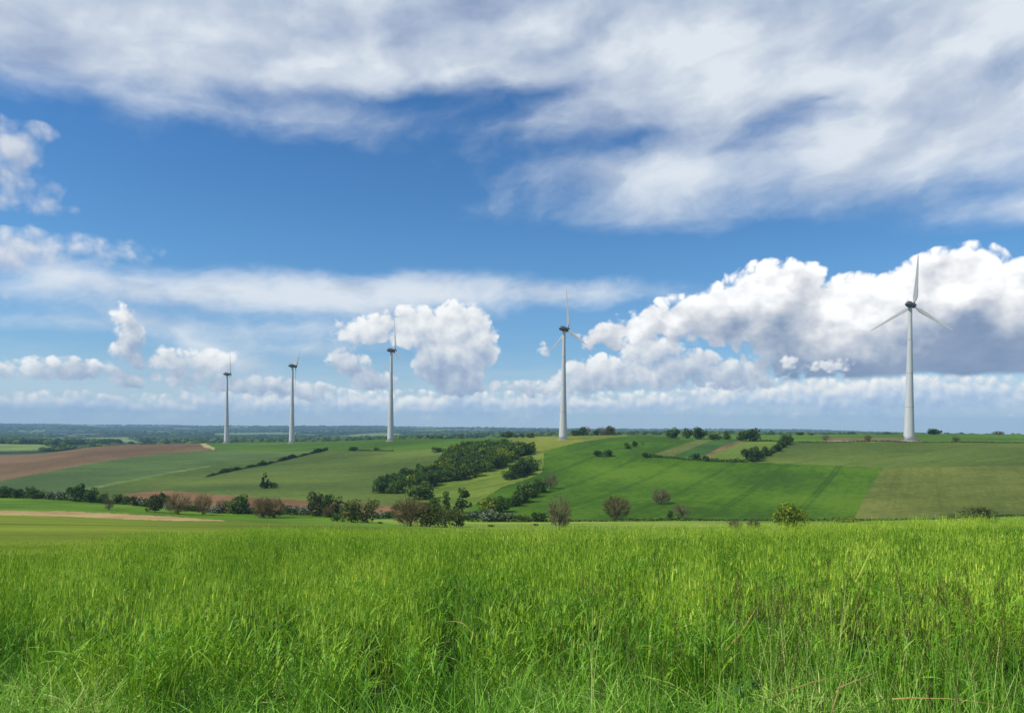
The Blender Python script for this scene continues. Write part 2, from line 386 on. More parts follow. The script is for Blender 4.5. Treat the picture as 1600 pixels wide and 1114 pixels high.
def mesh_obj(name, verts, faces, mat, parent=None, smooth=False):
    me = bpy.data.meshes.new(name)
    if isinstance(verts, np.ndarray):
        me.vertices.add(len(verts)); me.vertices.foreach_set('co', verts.astype(np.float32).ravel())
        f = np.asarray(faces, dtype=np.int32); n, k = f.shape
        me.loops.add(n * k); me.loops.foreach_set('vertex_index', f.ravel())
        me.polygons.add(n); me.polygons.foreach_set('loop_start', np.arange(0, n * k, k, dtype=np.int32))
        me.polygons.foreach_set('loop_total', np.full(n, k, dtype=np.int32))
        me.update(calc_edges=True)
    else:
        me.from_pydata(verts, [], faces); me.update()
    if smooth: me.polygons.foreach_set('use_smooth', [True] * len(me.polygons))
    if mat is not None: me.materials.append(mat)
    o = bpy.data.objects.new(name, me); COL.objects.link(o); o.parent = parent
    return o

def new_mat(name, rough=0.9, spec=0.2):
    m = bpy.data.materials.new(name); m.use_nodes = True
    t = m.node_tree; b = t.nodes['Principled BSDF']
    b.inputs['Roughness'].default_value = rough
    b.inputs['Specular IOR Level'].default_value = spec
    return m, NT(t), b
def field_mat(name, cols, big=0.02, small=0.25, rows=None, rough=0.95, bump=0.0, stretch=(1, 1, 1), k=0.9, mottle=1.0):
    """a field: cols = darker, middle, lighter colour as sRGB; rows = (spacing m, angle deg, strength)"""
    m, nt, b = new_mat(name, rough, 0.1)
    tc = nt.t.nodes.new('ShaderNodeTexCoord'); P = tc.outputs['Object']
    Q = nt.scale(P, stretch)
    n1 = nt.noise(Q, big, 5, 0.6); n2 = nt.noise(P, small, 6, 0.75)  # broad noise varies field tone, with uneven cloud shade painted into the colour
    f = nt.add(nt.mad(n1, 2.9, -0.95), nt.mad(n2, mottle * 2, -mottle))
    if rows:
        sp, an, st = rows
        vr = nt.t.nodes.new('ShaderNodeVectorRotate'); vr.rotation_type = 'Z_AXIS'
        nt.t.links.new(P, vr.inputs['Vector']); vr.inputs['Angle'].default_value = R(an)
        wob = nt.v('ADD', vr.outputs[0], nt.scale(nt.noise(P, 0.012, 2, color=True), (3, 3, 0)))
        x = nt.sep(wob)[0]
        ph = nt.m('ABSOLUTE', nt.sub(nt.m('FRACT', nt.mul(x, 1.0 / sp)), 0.5))
        pair = nt.m('ABSOLUTE', nt.sub(nt.mul(ph, sp), 0.9))
        line = nt.mul(nt.step(pair, 1.0, 0.3), nt.lin(n1, 0.15, 0.5))
        f = nt.sub(f, nt.mul(line, st))
        fine = nt.noise(nt.scale(vr.outputs[0], (1.0, 0.04, 1)), 0.55, 3)
        f = nt.add(f, nt.mad(fine, 0.7, -0.35))
    c = [tuple(v * k for v in srgb(*q)) for q in cols]
    nt.t.links.new(nt.ramp(f, [(0.05, c[0]), (0.5, c[1]), (0.95, c[2])]), b.inputs['Base Color'])
    if bump:
        bp = nt.t.nodes.new('ShaderNodeBump'); bp.inputs['Strength'].default_value = bump; bp.inputs['Distance'].default_value = 0.4
        nt.t.links.new(nt.noise(P, 1.2, 6, 0.7), bp.inputs['Height']); nt.t.links.new(bp.outputs[0], b.inputs['Normal'])
    return m

# every field as (name, outline in photograph pixels, nearest and farthest distance, material), first hit wins
FIELDS = [
    ('pale_grass_track', [(308, 687), (318, 687.5), (323, 694), (336, 699.6), (334, 703), (319, 699), (312, 692)], 350, 1050,
     field_mat('dry_grass_path', [(150, 138, 92), (170, 156, 104), (190, 176, 124)], 0.05, 0.9)),
    ('farm_track', [(-300, 794), (0, 797), (100, 798.5), (200, 803), (300, 809), (350, 812.6), (350, 813.8), (300, 813.5), (200, 811), (100, 807), (0, 804.5), (-300, 800)], 120, 300,
     field_mat('dry_track_earth', [(146, 122, 76), (172, 146, 94), (188, 162, 110)], 0.05, 0.9)),
    ('far_barley', [(-900, 790), (-300, 797), (0, 801), (350, 813.3), (440, 816.5), (540, 821), (640, 826), (720, 830), (760, 880), (560, 960), (-900, 980)], 18, 330,
     field_mat('barley_far_green', [(84, 104, 18), (112, 130, 26), (136, 150, 40)], 0.035, 1.3, stretch=(0.35, 1.2, 1), k=0.80, mottle=0.7)),
    ('green_wheat_strip', [(-900, 700), (-300, 772), (0, 774), (100, 778), (180, 784), (260, 791), (350, 796), (450, 799), (520, 806), (560, 813), (640, 822), (720, 830), (640, 827), (540, 821.5), (440, 817), (350, 813.3), (0, 801), (-900, 795)], 150, 345,
     field_mat('young_wheat', [(80, 116, 16), (100, 138, 22), (120, 152, 36)], 0.03, 0.8, rows=(14, 78, 0.4), k=0.74)),
    ('valley_meadow', [(520, 806), (600, 810), (700, 812), (800, 813.2), (1000, 813.6), (1200, 813.4), (1400, 812), (1650, 806.5), (2400, 800), (2400, 900), (700, 850), (560, 813)], 150, 244,
     field_mat('meadow_floor', [(104, 132, 40), (126, 148, 50), (146, 164, 66)], 0.06, 0.6, stretch=(0.3, 1, 1), k=0.88)),
    ('ploughed_field', [(-900, 720), (0, 708), (75, 700), (150, 694), (250, 688), (312, 685), (322, 694), (334, 700.5), (325, 704), (250, 709), (150, 722), (75, 737), (0, 752), (-300, 792), (-900, 900)], 350, 1050,
     field_mat('ploughed_earth', [(98, 80, 56), (118, 95, 66), (138, 112, 80)], 0.015, 0.35, stretch=(1, 0.35, 1), k=0.86)),
    ('pale_grass_baulk', [(132, 763), (200, 749.5), (260, 738), (330, 727.5), (330, 728.5), (262, 740.5), (200, 752.5), (135, 766)], 330, 1000,
     field_mat('baulk_grass', [(90, 110, 56), (106, 124, 66), (126, 140, 84)], 0.05, 0.5, k=0.88)),
    ('ploughed_strip', [(180, 776), (200, 772), (245, 766), (310, 770), (400, 778), (500, 782), (560, 786), (640, 792), (660, 800), (640, 806), (560, 804), (400, 803), (300, 797), (180, 790)], 246, 420,
     field_mat('ploughed_earth_red', [(108, 82, 54), (128, 98, 64), (146, 114, 78)], 0.03, 0.5, k=0.86)),
    ('crest_field', [(312, 680), (700, 680), (800, 682), (780, 692), (740, 692), (700, 701), (640, 704), (540, 704), (512, 703), (440, 706), (334, 701), (322, 694)], 400, 1010,
     field_mat('crest_wheat', [(58, 88, 20), (72, 104, 24), (88, 118, 32)], 0.012, 0.3, stretch=(0.5, 1, 1), k=0.88)),
    ('grey_green_field', [(-900, 880), (-300, 792), (0, 752), (75, 737), (150, 722), (250, 709), (325, 704), (334, 701), (440, 706), (512, 703), (420, 716), (330, 727), (262, 741), (200, 752), (150, 764), (110, 780), (0, 785), (-900, 900)], 300, 1000,
     field_mat('grey_green_crop', [(70, 92, 46), (86, 108, 52), (100, 122, 62)], 0.010, 0.4, rows=(26, 62, 0.45), k=0.88)),
    ('yellow_rape_field', [(680, 689), (740, 683), (960, 675), (1000, 679), (958, 683), (900, 692), (850, 704), (838, 708), (800, 700), (770, 692), (720, 690)], 430, 760,
     field_mat('yellowing_crop', [(98, 112, 36), (118, 128, 44), (134, 140, 54)], 0.012, 0.3, stretch=(1, 0.4, 1), k=0.88)),
    ('olive_slope', [(838, 708), (850, 704), (848, 735), (842, 742), (812, 752), (786, 760), (750, 782), (728, 800), (690, 806), (650, 800), (650, 752), (720, 740), (780, 730), (835, 707)], 246, 560,
     field_mat('olive_grass', [(86, 108, 34), (106, 126, 42), (124, 138, 54)], 0.02, 0.35, rows=(19, 40, 0.4), k=0.88)),
    ('fallow_patch', [(1012, 712.6), (1088, 688), (1114, 687), (1048, 714)], 330, 640, field_mat('fallow_olive', [(86, 98, 44), (104, 112, 54), (118, 122, 66)], 0.03, 0.5, k=0.88)),
    ('small_green_patch', [(1048, 714), (1114, 687), (1166, 685.5), (1128, 697), (1096, 714.5)], 330, 640, field_mat('small_green', [(52, 84, 34), (64, 98, 40), (76, 110, 48)], 0.03, 0.5, k=0.88)),
    ('bare_bank', [(1096, 714.5), (1112, 702), (1135, 694), (1162, 688), (1168, 688), (1148, 695), (1124, 705), (1106, 715)], 330, 640, field_mat('bare_earth_bank', [(104, 82, 56), (124, 98, 68), (138, 112, 80)], 0.08, 0.8, k=0.86)),
    ('walled_meadow', [(1106, 715), (1124, 705), (1148, 695), (1168, 688), (1222, 687.5), (1226, 692), (1200, 705), (1166, 720), (1100, 718)], 330, 640,
     field_mat('olive_meadow', [(88, 112, 40), (104, 124, 48), (118, 136, 58)], 0.03, 0.5, k=0.88)),
    ('stubble_plot', [(1282, 684), (1400, 683.2), (1440, 685.5), (1440, 689), (1290, 689)], 330, 640, field_mat('stubble', [(98, 96, 58), (112, 106, 66), (124, 118, 76)], 0.06, 0.5, k=0.84)),
    ('crest_lane', [(1290, 689), (1440, 688.8), (1440, 690), (1290, 690.4)], 330, 640, field_mat('lane_dust', [(150, 146, 110), (168, 160, 124), (180, 172, 138)], 0.06, 0.5, k=0.84)),
    ('plateau_pasture', [(1226, 660), (2400, 660), (2400, 692), (1600, 691), (1290, 690.4), (1240, 691), (1222, 689), (1170, 687), (1166, 685.5), (1060, 684), (1060, 670)], 300, 1050,
     field_mat('plateau_grass', [(72, 104, 26), (86, 120, 32), (102, 134, 42)], 0.012, 0.3, stretch=(0.4, 1, 1), k=0.88)),
    ('upper_olive_field', [(1226, 692), (1240, 691), (1290, 690.4), (1600, 691), (2400, 692), (2400, 722), (1600, 727), (1500, 729), (1380, 730.5), (1250, 725.5), (1166, 721), (1200, 705)], 300, 640,
     field_mat('olive_crop', [(76, 94, 38), (92, 110, 44), (106, 122, 52)], 0.014, 0.35, stretch=(0.5, 1, 1), rows=(21, 66, 0.2), k=0.88)),
    ('brown_olive_field', [(1380, 730.5), (1500, 729), (1600, 727), (2400, 722), (2400, 830), (1650, 806.5), (1400, 812), (1333, 813), (1352, 775)], 242, 420,
     field_mat('brownish_crop', [(82, 94, 36), (99, 109, 44), (118, 124, 57)], 0.02, 0.35, stretch=(0.5, 1, 1), rows=(17, 29, 0.12), k=0.88)),
    ('big_green_field', [(838, 708), (850, 704), (900, 692), (958, 683), (990, 676), (1070, 676), (1062, 687), (1090, 687.8), (1012, 712.6), (1048, 714), (1100, 718), (1166, 720.5), (1250, 725.5), (1380, 730.5), (1352, 775), (1333, 813), (1200, 813.4),
                         (1000, 813.6), (700, 813), (728, 800), (750, 782), (786, 760), (812, 752), (842, 742), (848, 735)], 242, 760,
     field_mat('green_crop', [(58, 90, 12), (76, 112, 16), (96, 128, 28)], 0.014, 0.3, rows=(27, 29.6, 0.38), k=0.80)),
    ('hill_pasture', [(110, 780), (150, 764), (262, 741), (330, 727), (512, 703), (640, 704), (700, 701), (740, 692), (838, 706), (780, 730), (650, 752), (660, 800), (640, 792), (560, 786), (400, 778), (245, 766), (180, 776)], 246, 1000,
     field_mat('pasture_green', [(70, 88, 34), (88, 106, 40), (106, 122, 48)], 0.012, 0.3, stretch=(0.6, 1, 1), rows=(31, 70, 0.22), k=0.88)),
]
M_FARMEAD = field_mat('far_meadow_grass', [(92, 112, 44), (116, 134, 56), (136, 150, 74)], 0.01, 0.1, k=0.95)
FAR_MEADOWS = [([(-400, 690), (0, 691.5), (60, 693), (98, 701.5), (60, 703.5), (0, 705), (-400, 707)], 1060, 1520), ([(58, 685.5), (128, 686), (134, 689), (66, 689.5)], 1520, 4500),
               ([(170, 685), (198, 685.5), (220, 690.5), (188, 690.5)], 1400, 4500), ([(548, 679), (600, 676), (632, 678), (606, 683), (552, 683)], 1400, 6000), ([(330, 677), (440, 675.5), (446, 678), (336, 679.5)], 1400, 6500)]
for _m in FAR_MEADOWS: FIELDS.append(('far_meadow', _m[0], _m[1], _m[2], M_FARMEAD))
def in_poly(x, y, poly):
    c = False
    for e in range(len(poly)):
        (x1, y1), (x2, y2) = poly[e], poly[(e + 1) % len(poly)]
        if (y1 > y) != (y2 > y) and x < (x2 - x1) * (y - y1) / (y2 - y1) + x1: c = not c
    return c
M_NEARG = field_mat('verge_soil', [(22, 34, 10), (34, 50, 14), (50, 66, 24)], 0.4, 3.0, k=0.6)
M_MIDG = field_mat('valley_ground', [(66, 98, 34), (84, 118, 42), (98, 134, 50)], 0.02, 0.4, k=0.88)
def far_material():
    m, nt, b = new_mat('far_country', 0.95, 0.1)
    tc = nt.t.nodes.new('ShaderNodeTexCoord'); P = tc.outputs['Object']
    w = nt.v('ADD', P, nt.scale(nt.noise(P, 0.0012, 3, color=True), (420, 420, 0)))
    vn = nt.t.nodes.new('ShaderNodeTexVoronoi'); vn.voronoi_dimensions = '2D'; nt.t.links.new(nt.scale(w, (0.8, 0.45, 0)), vn.inputs['Vector']); vn.inputs['Scale'].default_value = 0.0034
    rnd = nt.sep(vn.outputs['Color'])[0]
    fields = nt.ramp(rnd, [(0.0, srgb(52, 80, 40)), (0.4, srgb(84, 112, 52)), (0.7, srgb(150, 166, 84)), (0.9, srgb(66, 100, 44)), (1.0, srgb(148, 140, 100))])
    woods = nt.step(nt.noise(nt.scale(P, (0.5, 1, 1)), 0.0016, 6, 0.62), 0.46, 0.475)
    mott = nt.noise(P, 0.03, 5, 0.7)
    wc = nt.ramp(mott, [(0.3, srgb(20, 34, 20)), (0.7, srgb(48, 66, 36))])
    nt.t.links.new(nt.mulc(nt.mix(woods, fields, wc), (0.8, 0.8, 0.8)), b.inputs['Base Color'])
    return m
M_FAR = far_material()

def build_terrain():
    inner = np.concatenate([np.arange(-300, 1900.1, 2.0)])
    outer = 1900 + np.geomspace(8, 40000, 60)
    pxs = np.concatenate([(-300 - (outer - 1900))[::-1], inner, outer])
    Ys = np.concatenate([np.geomspace(0.6, 30, 70), np.geomspace(30.4, 200, 150)[:-1], np.geomspace(200, 1050, 430)[:-1], np.geomspace(1050, 10300, 170)])
    Pg, Yg = np.meshgrid(pxs, Ys)                        # rows = distance
    X = (Pg - 800) / F_PX * Yg
    D = ground_depth(X, Yg); Z = CAM_Z - D
    V = np.stack([X, Yg, Z], -1).reshape(-1, 3)
    nr, nc = Pg.shape
    i = np.arange(nr - 1)[:, None] * nc + np.arange(nc - 1)[None, :]
    quads = np.stack([i, i + 1, i + 1 + nc, i + nc], -1).reshape(-1, 4)
    cen = V[quads].mean(1)
    qx, qy = photo_of(cen[:, 0], cen[:, 1], cen[:, 2])
    dist = cen[:, 1]
    # ragged edges, some tens of centimetres, so that borders are not ruled lines
    jit = np.sin(cen[:, 0] * 0.9 + cen[:, 1] * 0.37) + np.sin(cen[:, 0] * 0.31 - cen[:, 1] * 0.83)
    qy = qy + 0.26 * jit + 0.22 * np.sin(cen[:, 0] * 2.3 + cen[:, 1] * 1.1) + 0.3 * np.sin(cen[:, 0] * 0.11 + 2) * (dist < 1050)
    owner = np.full(len(quads), -1)
    for k, (nm, poly, a, b, mat) in enumerate(FIELDS):
        ok = (owner < 0) & (dist > a) & (dist < b)
        idx = np.nonzero(ok)[0]
        x, y = qx[idx], qy[idx]; ins = np.zeros(len(idx), bool)
        n = len(poly)
        for e in range(n):
            x1, y1 = poly[e]; x2, y2 = poly[(e + 1) % n]
            if y1 == y2: continue
            c = ((y1 > y) != (y2 > y)) & (x < (x2 - x1) * (y - y1) / (y2 - y1) + x1)
            ins ^= c
        owner[idx[ins]] = k
    rest = owner < 0
    groups = [('%s' % FIELDS[k][0], owner == k, FIELDS[k][4]) for k in range(len(FIELDS))]
    groups += [('ground', rest & (dist <= 60), M_NEARG), ('valley_ground', rest & (dist > 60) & (dist <= 1050), M_MIDG), ('far_hills', rest & (dist > 1050), M_FAR)]
    for nm, mask, mat in groups:
        f = quads[mask]
        if not len(f): print('EMPTY field', nm); continue
        used, inv = np.unique(f, return_inverse=True)
        o = mesh_obj(nm, V[used], inv.reshape(-1, 4), mat, smooth=True)
        o['kind'] = 'structure'
    # the ground behind and beside the camera
    xs = np.array([-30000, -8000, -2000, -400, -100, -30, 0, 30, 100, 400, 2000, 8000, 30000.0]); ys = np.array([-6000, -1500, -400, -100, -30, -8, 0.6])
    A, B = np.meshgrid(xs, ys); VV = np.stack([A, B, np.full(A.shape, CAM_Z - 1.95)], -1).reshape(-1, 3)
    n = len(xs); q = [(r * n + c, r * n + c + 1, (r + 1) * n + c + 1, (r + 1) * n + c) for r in range(len(ys) - 1) for c in range(n - 1)]
    o = mesh_obj('ground_behind', VV, np.array(q), M_NEARG); o['kind'] = 'structure'
build_terrain()
# ------------------------------------------------------------------ helpers for things
def tag(o, label=None, cat=None, group=None, kind=None):
    if label: o['label'] = label
    if cat: o['category'] = cat
    if group: o['group'] = group
    if kind: o['kind'] = kind
    return o
def empty(name, loc, rz=0.0):
    o = bpy.data.objects.new(name, None); COL.objects.link(o)
    o.location = loc; o.rotation_euler = (0, 0, rz); o.empty_display_size = 0.5
    return o
def link_part(name, me, parent):
    o = bpy.data.objects.new(name, me); COL.objects.link(o); o.parent = parent
    return o
def lathe(prof, n, axis='z'):
    """rings (r, h) -> verts, faces"""
    v, f = [], []
    for r, h in prof:
        for k in range(n):
            a = 2 * math.pi * k / n
            v.append((r * math.cos(a), r * math.sin(a), h) if axis == 'z' else (r * math.cos(a), h, r * math.sin(a)))
    for i in range(len(prof) - 1):
        for k in range(n):
            a, b = i * n + k, i * n + (k + 1) % n
            f.append((a, b, b + n, a + n))
    f.append(tuple(range(n))[::-1]); f.append(tuple(range((len(prof) - 1) * n, len(prof) * n)))
    return v, f
def make_mesh(name, v, f, mats, smooth=False, midx=None):
    me = bpy.data.meshes.new(name); me.from_pydata(v, [], f)
    for m in mats: me.materials.append(m)
    if midx is not None: me.polygons.foreach_set('material_index', midx)
    if smooth: me.polygons.foreach_set('use_smooth', [True] * len(me.polygons))
    me.update(); return me

def weathered(name, c0, c1, rough=0.45, streak=(1.2, 1.2, 0.05)):
    m, nt, b = new_mat(name, rough, 0.4)
    tc = nt.t.nodes.new('ShaderNodeTexCoord')
    n = nt.noise(nt.scale(tc.outputs['Object'], streak), 1.0, 5, 0.6)
    nt.t.links.new(nt.ramp(n, [(0.35, c0), (0.65, c1)]), b.inputs['Base Color'])
    return m
M_TOWER = weathered('tower_paint', (0.50, 0.505, 0.50), (0.58, 0.585, 0.58))
M_FLANGE = weathered('tower_flange', (0.30, 0.30, 0.295), (0.36, 0.36, 0.355))
M_NAC = weathered('nacelle_grey', (0.075, 0.07, 0.068), (0.12, 0.115, 0.11), 0.5, (0.8, 0.8, 0.3))
M_BLADE = weathered('blade_gelcoat', (0.36, 0.365, 0.37), (0.44, 0.445, 0.445), 0.4, (1, 1, 0.1))
M_DOOR = weathered('tower_door', (0.12, 0.13, 0.13), (0.16, 0.17, 0.17))
M_CONC = weathered('concrete_base', (0.30, 0.29, 0.26), (0.42, 0.40, 0.36), 0.9, (1, 1, 1))

def turbine_meshes():
    H = 83.0
    prof = [(3.22, 0)]
    for k in range(1, 29):
        t = k / 28.0
        prof.append((1.12 + 2.1 * (1 - t) ** 1.35, H * t))
    tower = make_mesh('tower', *lathe(prof, 32), [M_TOWER], True)
    flange = []
    for h in (21.0, 42.0, 63.0):
        fl_v, fl_f = [], []
        t = h / H; r = 1.12 + 2.1 * (1 - t) ** 1.35 + 0.03
        v, f = lathe([(r, h - 0.12), (r, h + 0.12)], 32)
        fl_f += [tuple(i + len(fl_v) for i in q) for q in f[:-2]]; fl_v += v
        flange.append(make_mesh('flange_ring', fl_v, fl_f, [M_FLANGE], True))
    # nacelle along +Y towards the rotor
    np_ = [(0.3, -6.0), (0.75, -5.7), (1.2, -4.9), (1.65, -3.6), (1.95, -2.2), (2.05, -0.6), (2.0, 1.0), (1.8, 2.3), (1.45, 3.1)]
    v, f = lathe(np_, 24, 'y')
    v = [(x * 0.92, y, z * (0.98 if z > 0 else 0.82) + 0.05 * max(0, -y)) for x, y, z in v]
    v = [(x, y * 0.78, z) for x, y, z in v]
    nac = make_mesh('nacelle', v, f, [M_NAC], True)
    mv, mf = [], []
    def bx(x, y, z, a, b, c):
        s = len(mv)
        for dz in (0, c):
            for dx, dy in ((-a, -b), (a, -b), (a, b), (-a, b)): mv.append((x + dx, y + dy, z + dz))
        mf.extend([tuple(s + q for q in fc) for fc in ((3, 2, 1, 0), (4, 5, 6, 7), (0, 1, 5, 4), (1, 2, 6, 5), (2, 3, 7, 6), (3, 0, 4, 7))])
    bx(0.55, -2.6, 1.6, 0.05, 0.05, 1.7); bx(-0.55, -2.6, 1.6, 0.05, 0.05, 1.5); bx(0.0, -2.6, 2.7, 0.6, 0.04, 0.08); bx(0, -1.0, 1.9, 0.9, 1.3, 0.25)
    mast = make_mesh('weather_mast', mv, mf, [M_NAC])
    hv, hf = lathe([(1.5, 3.15), (1.75, 3.5), (1.85, 4.3), (1.75, 5.3), (1.35, 6.1), (0.7, 6.6), (0.1, 6.75)], 24, 'y')
    hv = [(x * 0.9, y * 0.74 + 0.12, z * 0.9) for x, y, z in hv]
    hub = make_mesh('hub', hv, hf, [M_NAC], True)
    # blade along +Z from the hub, chord in X, thickness in Y
    st = [(1.2, 0.62, 0.62, 0), (2.2, 0.66, 0.6, 4), (3.6, 1.05, 0.45, 14), (5.2, 1.45, 0.34, 15), (8.0, 1.38, 0.26, 12), (12, 1.16, 0.2, 9), (17, 0.92, 0.15, 6), (22, 0.70, 0.11, 4), (27, 0.48, 0.07, 2), (30.5, 0.28, 0.045, 1), (32.2, 0.06, 0.02, 0)]
    n = 16; v, f = [], []
    for z, ch, th, tw in st:
        for k in range(n):
            a = 2 * math.pi * k / n
            x = ch * math.cos(a) + (0.32 * ch if z > 3 else 0); y = th * math.sin(a) * (1.0 if z < 3 else (0.75 + 0.25 * math.cos(a)))
            c, s = math.cos(R(tw)), math.sin(R(tw))
            v.append((x * c - y * s, x * s + y * c - 0.0012 * z * z, z))
    for i in range(len(st) - 1):
        for k in range(n): f.append((i * n + k, i * n + (k + 1) % n, (i + 1) * n + (k + 1) % n, (i + 1) * n + k))
    f.append(tuple(range(n))[::-1]); f.append(tuple(range((len(st) - 1) * n, len(st) * n)))
    blade = make_mesh('blade', v, f, [M_BLADE], True)
    base = make_mesh('foundation', *lathe([(4.6, -1.5), (4.6, 0.05), (4.2, 0.16), (3.3, 0.18)], 32), [M_CONC], False)
    dv = []; 
    dm = [(-0.55, 3.15, 0.3), (0.55, 3.15, 0.3), (0.55, 3.05, 2.9), (-0.55, 3.05, 2.9), (-0.55, 3.30, 0.3), (0.55, 3.30, 0.3), (0.55, 3.20, 2.9), (-0.55, 3.20, 2.9)]
    door = make_mesh('door', dm, [(3, 2, 1, 0), (4, 5, 6, 7), (0, 1, 5, 4), (1, 2, 6, 5), (2, 3, 7, 6), (3, 0, 4, 7)], [M_DOOR])
    return dict(tower=tower, flange_rings=flange, nacelle=nac, weather_mast=mast, hub=hub, blade=blade, foundation=base, door=door), H
TM, HUB_H = turbine_meshes()
AXIS = R(-61)          # every rotor turned the same way into the wind
TURB = [(1420.3, 461, 6, 'nearest and tallest white wind turbine, standing alone before the big grey cloud on the right'),
        (879.7, 567, -2, 'white wind turbine in the yellowish field beside the row of bushy crest trees'),
        (610.3, 691, 0, 'white wind turbine before the towering white cloud, above the hillside wood'),
        (456.0, 811, 58, 'white wind turbine with one blade hanging straight down, second from the ploughed field'),
        (354.0, 909, 3, 'smallest and farthest white wind turbine, closest to the tip of the brown ploughed field')]
def build_turbines():
    for px, Y, ph, lab in TURB:
        x = level(px, 688)[0] * Y; z = gz(x, Y)
        t = empty('wind_turbine', (x, Y, z), AXIS)
        tag(t, lab, 'wind turbine', 'wind turbines along the ridge')
        link_part('foundation', TM['foundation'], t)
        tw = link_part('tower', TM['tower'], t)
        [link_part('flange_ring', q, tw) for q in TM['flange_rings']]
        d = link_part('door', TM['door'], tw); d.rotation_euler = (0, 0, R(150))
        nc = link_part('nacelle', TM['nacelle'], t); nc.location = (0, 0, HUB_H + 1.5)
        link_part('weather_mast', TM['weather_mast'], nc)
        hb = link_part('hub', TM['hub'], t); hb.location = (0, 0, HUB_H + 1.5)
        for k in range(3):
            b = link_part('blade', TM['blade'], t)
            b.location = (0, 3.5, HUB_H + 1.5)
            b.rotation_euler = (0, R(ph + 120 * k), 0)
build_turbines()
# ------------------------------------------------------------------ trees and hedges
def leaf_mat(name, c0, c1, c2, k=0.9, trans=0.35, patch=0.0):
    m = bpy.data.materials.new(name); m.use_nodes = True
    t = m.node_tree; t.nodes.clear(); nt = NT(t)
    geo = t.nodes.new('ShaderNodeNewGeometry'); oi = t.nodes.new('ShaderNodeObjectInfo')
    f = nt.add(nt.mul(geo.outputs['Random Per Island'], 0.75), nt.mul(oi.outputs['Random'], 0.3))
    tc = t.nodes.new('ShaderNodeTexCoord')
    f = nt.add(f, nt.mad(nt.noise(tc.outputs['Object'], 3.0, 2), 0.9, -0.5))
    col = nt.ramp(f, [(0.1, tuple(v * k * 1.7 for v in srgb(*c0))), (0.5, tuple(v * k * 1.6 for v in srgb(*c1))), (0.95, tuple(v * k * 1.5 for v in srgb(*c2)))])
    df = t.nodes.new('ShaderNodeBsdfDiffuse'); tr = t.nodes.new('ShaderNodeBsdfTranslucent'); mx = t.nodes.new('ShaderNodeMixShader')
    t.links.new(col, df.inputs['Color']); t.links.new(col, tr.inputs['Color']); mx.inputs[0].default_value = trans
    t.links.new(df.outputs[0], mx.inputs[1]); t.links.new(tr.outputs[0], mx.inputs[2])
    o = t.nodes.new('ShaderNodeOutputMaterial'); t.links.new(mx.outputs[0], o.inputs[0])
    return m
M_BARK = weathered('bark', (0.05, 0.042, 0.034), (0.10, 0.085, 0.07), 0.95, (2, 2, 0.5))
LM = dict(
    dark=leaf_mat('leaves_dark', (36, 54, 24), (62, 84, 36), (98, 118, 52)),
    mid=leaf_mat('leaves_mid', (46, 66, 28), (74, 98, 42), (106, 128, 58)),
    yellow=leaf_mat('leaves_yellow_green', (58, 74, 24), (100, 116, 36), (144, 152, 52)),
    olive=leaf_mat('leaves_olive', (58, 64, 34), (82, 90, 46), (106, 116, 62)),
    hawthorn=leaf_mat('leaves_and_blossom', (40, 54, 30), (74, 90, 54), (176, 180, 160)),
    twig=leaf_mat('twigs_brown', (74, 70, 50), (100, 94, 68), (126, 116, 86), trans=0.1),
    red=leaf_mat('young_red_leaves', (76, 68, 42), (102, 92, 58), (126, 114, 74)))
def rnd_unit(rg):
    v = rg.normal(size=3); return v / np.linalg.norm(v)
def leaf_quads(rg, P, N, size, verts, faces, spread=0.8):
    """leaf clumps: bent quads at P facing roughly N"""
    for p, nrm in zip(P, N):
        nn = nrm + spread * rg.normal(size=3); nn /= np.linalg.norm(nn)
        a = np.cross(nn, rnd_unit(rg)); a /= np.linalg.norm(a); b = np.cross(nn, a)
        s = size * rg.uniform(0.55, 1.4); e = rg.uniform(0.6, 1.3)
        k = len(verts)
        verts.extend([tuple(p - a * s - b * s * e * .5), tuple(p + a * s * .6 - b * s * e), tuple(p + a * s * 1.1 + b * s * e * .4), tuple(p - a * s * .3 + b * s * e)])
        faces.append((k, k + 1, k + 2, k + 3))
def tube(v, f, p0, p1, r0, r1, n=5):
    p0, p1 = np.array(p0, float), np.array(p1, float); d = p1 - p0; d /= max(1e-9, np.linalg.norm(d))
    a = np.cross(d, [0.3, 0.9, 0.2]); a /= np.linalg.norm(a); b = np.cross(d, a); k = len(v)
    for p, r in ((p0, r0), (p1, r1)):
        for i in range(n):
            t = 2 * math.pi * i / n; v.append(tuple(p + r * (a * math.cos(t) + b * math.sin(t))))
    for i in range(n): f.append((k + i, k + (i + 1) % n, k + n + (i + 1) % n, k + n + i))
def unit_box(v, z0=0.0):
    a = np.array(v); lo = np.percentile(a, 1.0, axis=0); hi = np.percentile(a, 99.0, axis=0)
    c = (lo + hi) / 2; c[2] = lo[2]; s = 1.0 / (hi - lo); s[2] *= (1 - max(z0, min(lo[2], 0.06)))
    a = (a - c) * s; a[:, 2] += max(z0, min(lo[2], 0.06))
    return [tuple(p) for p in a]
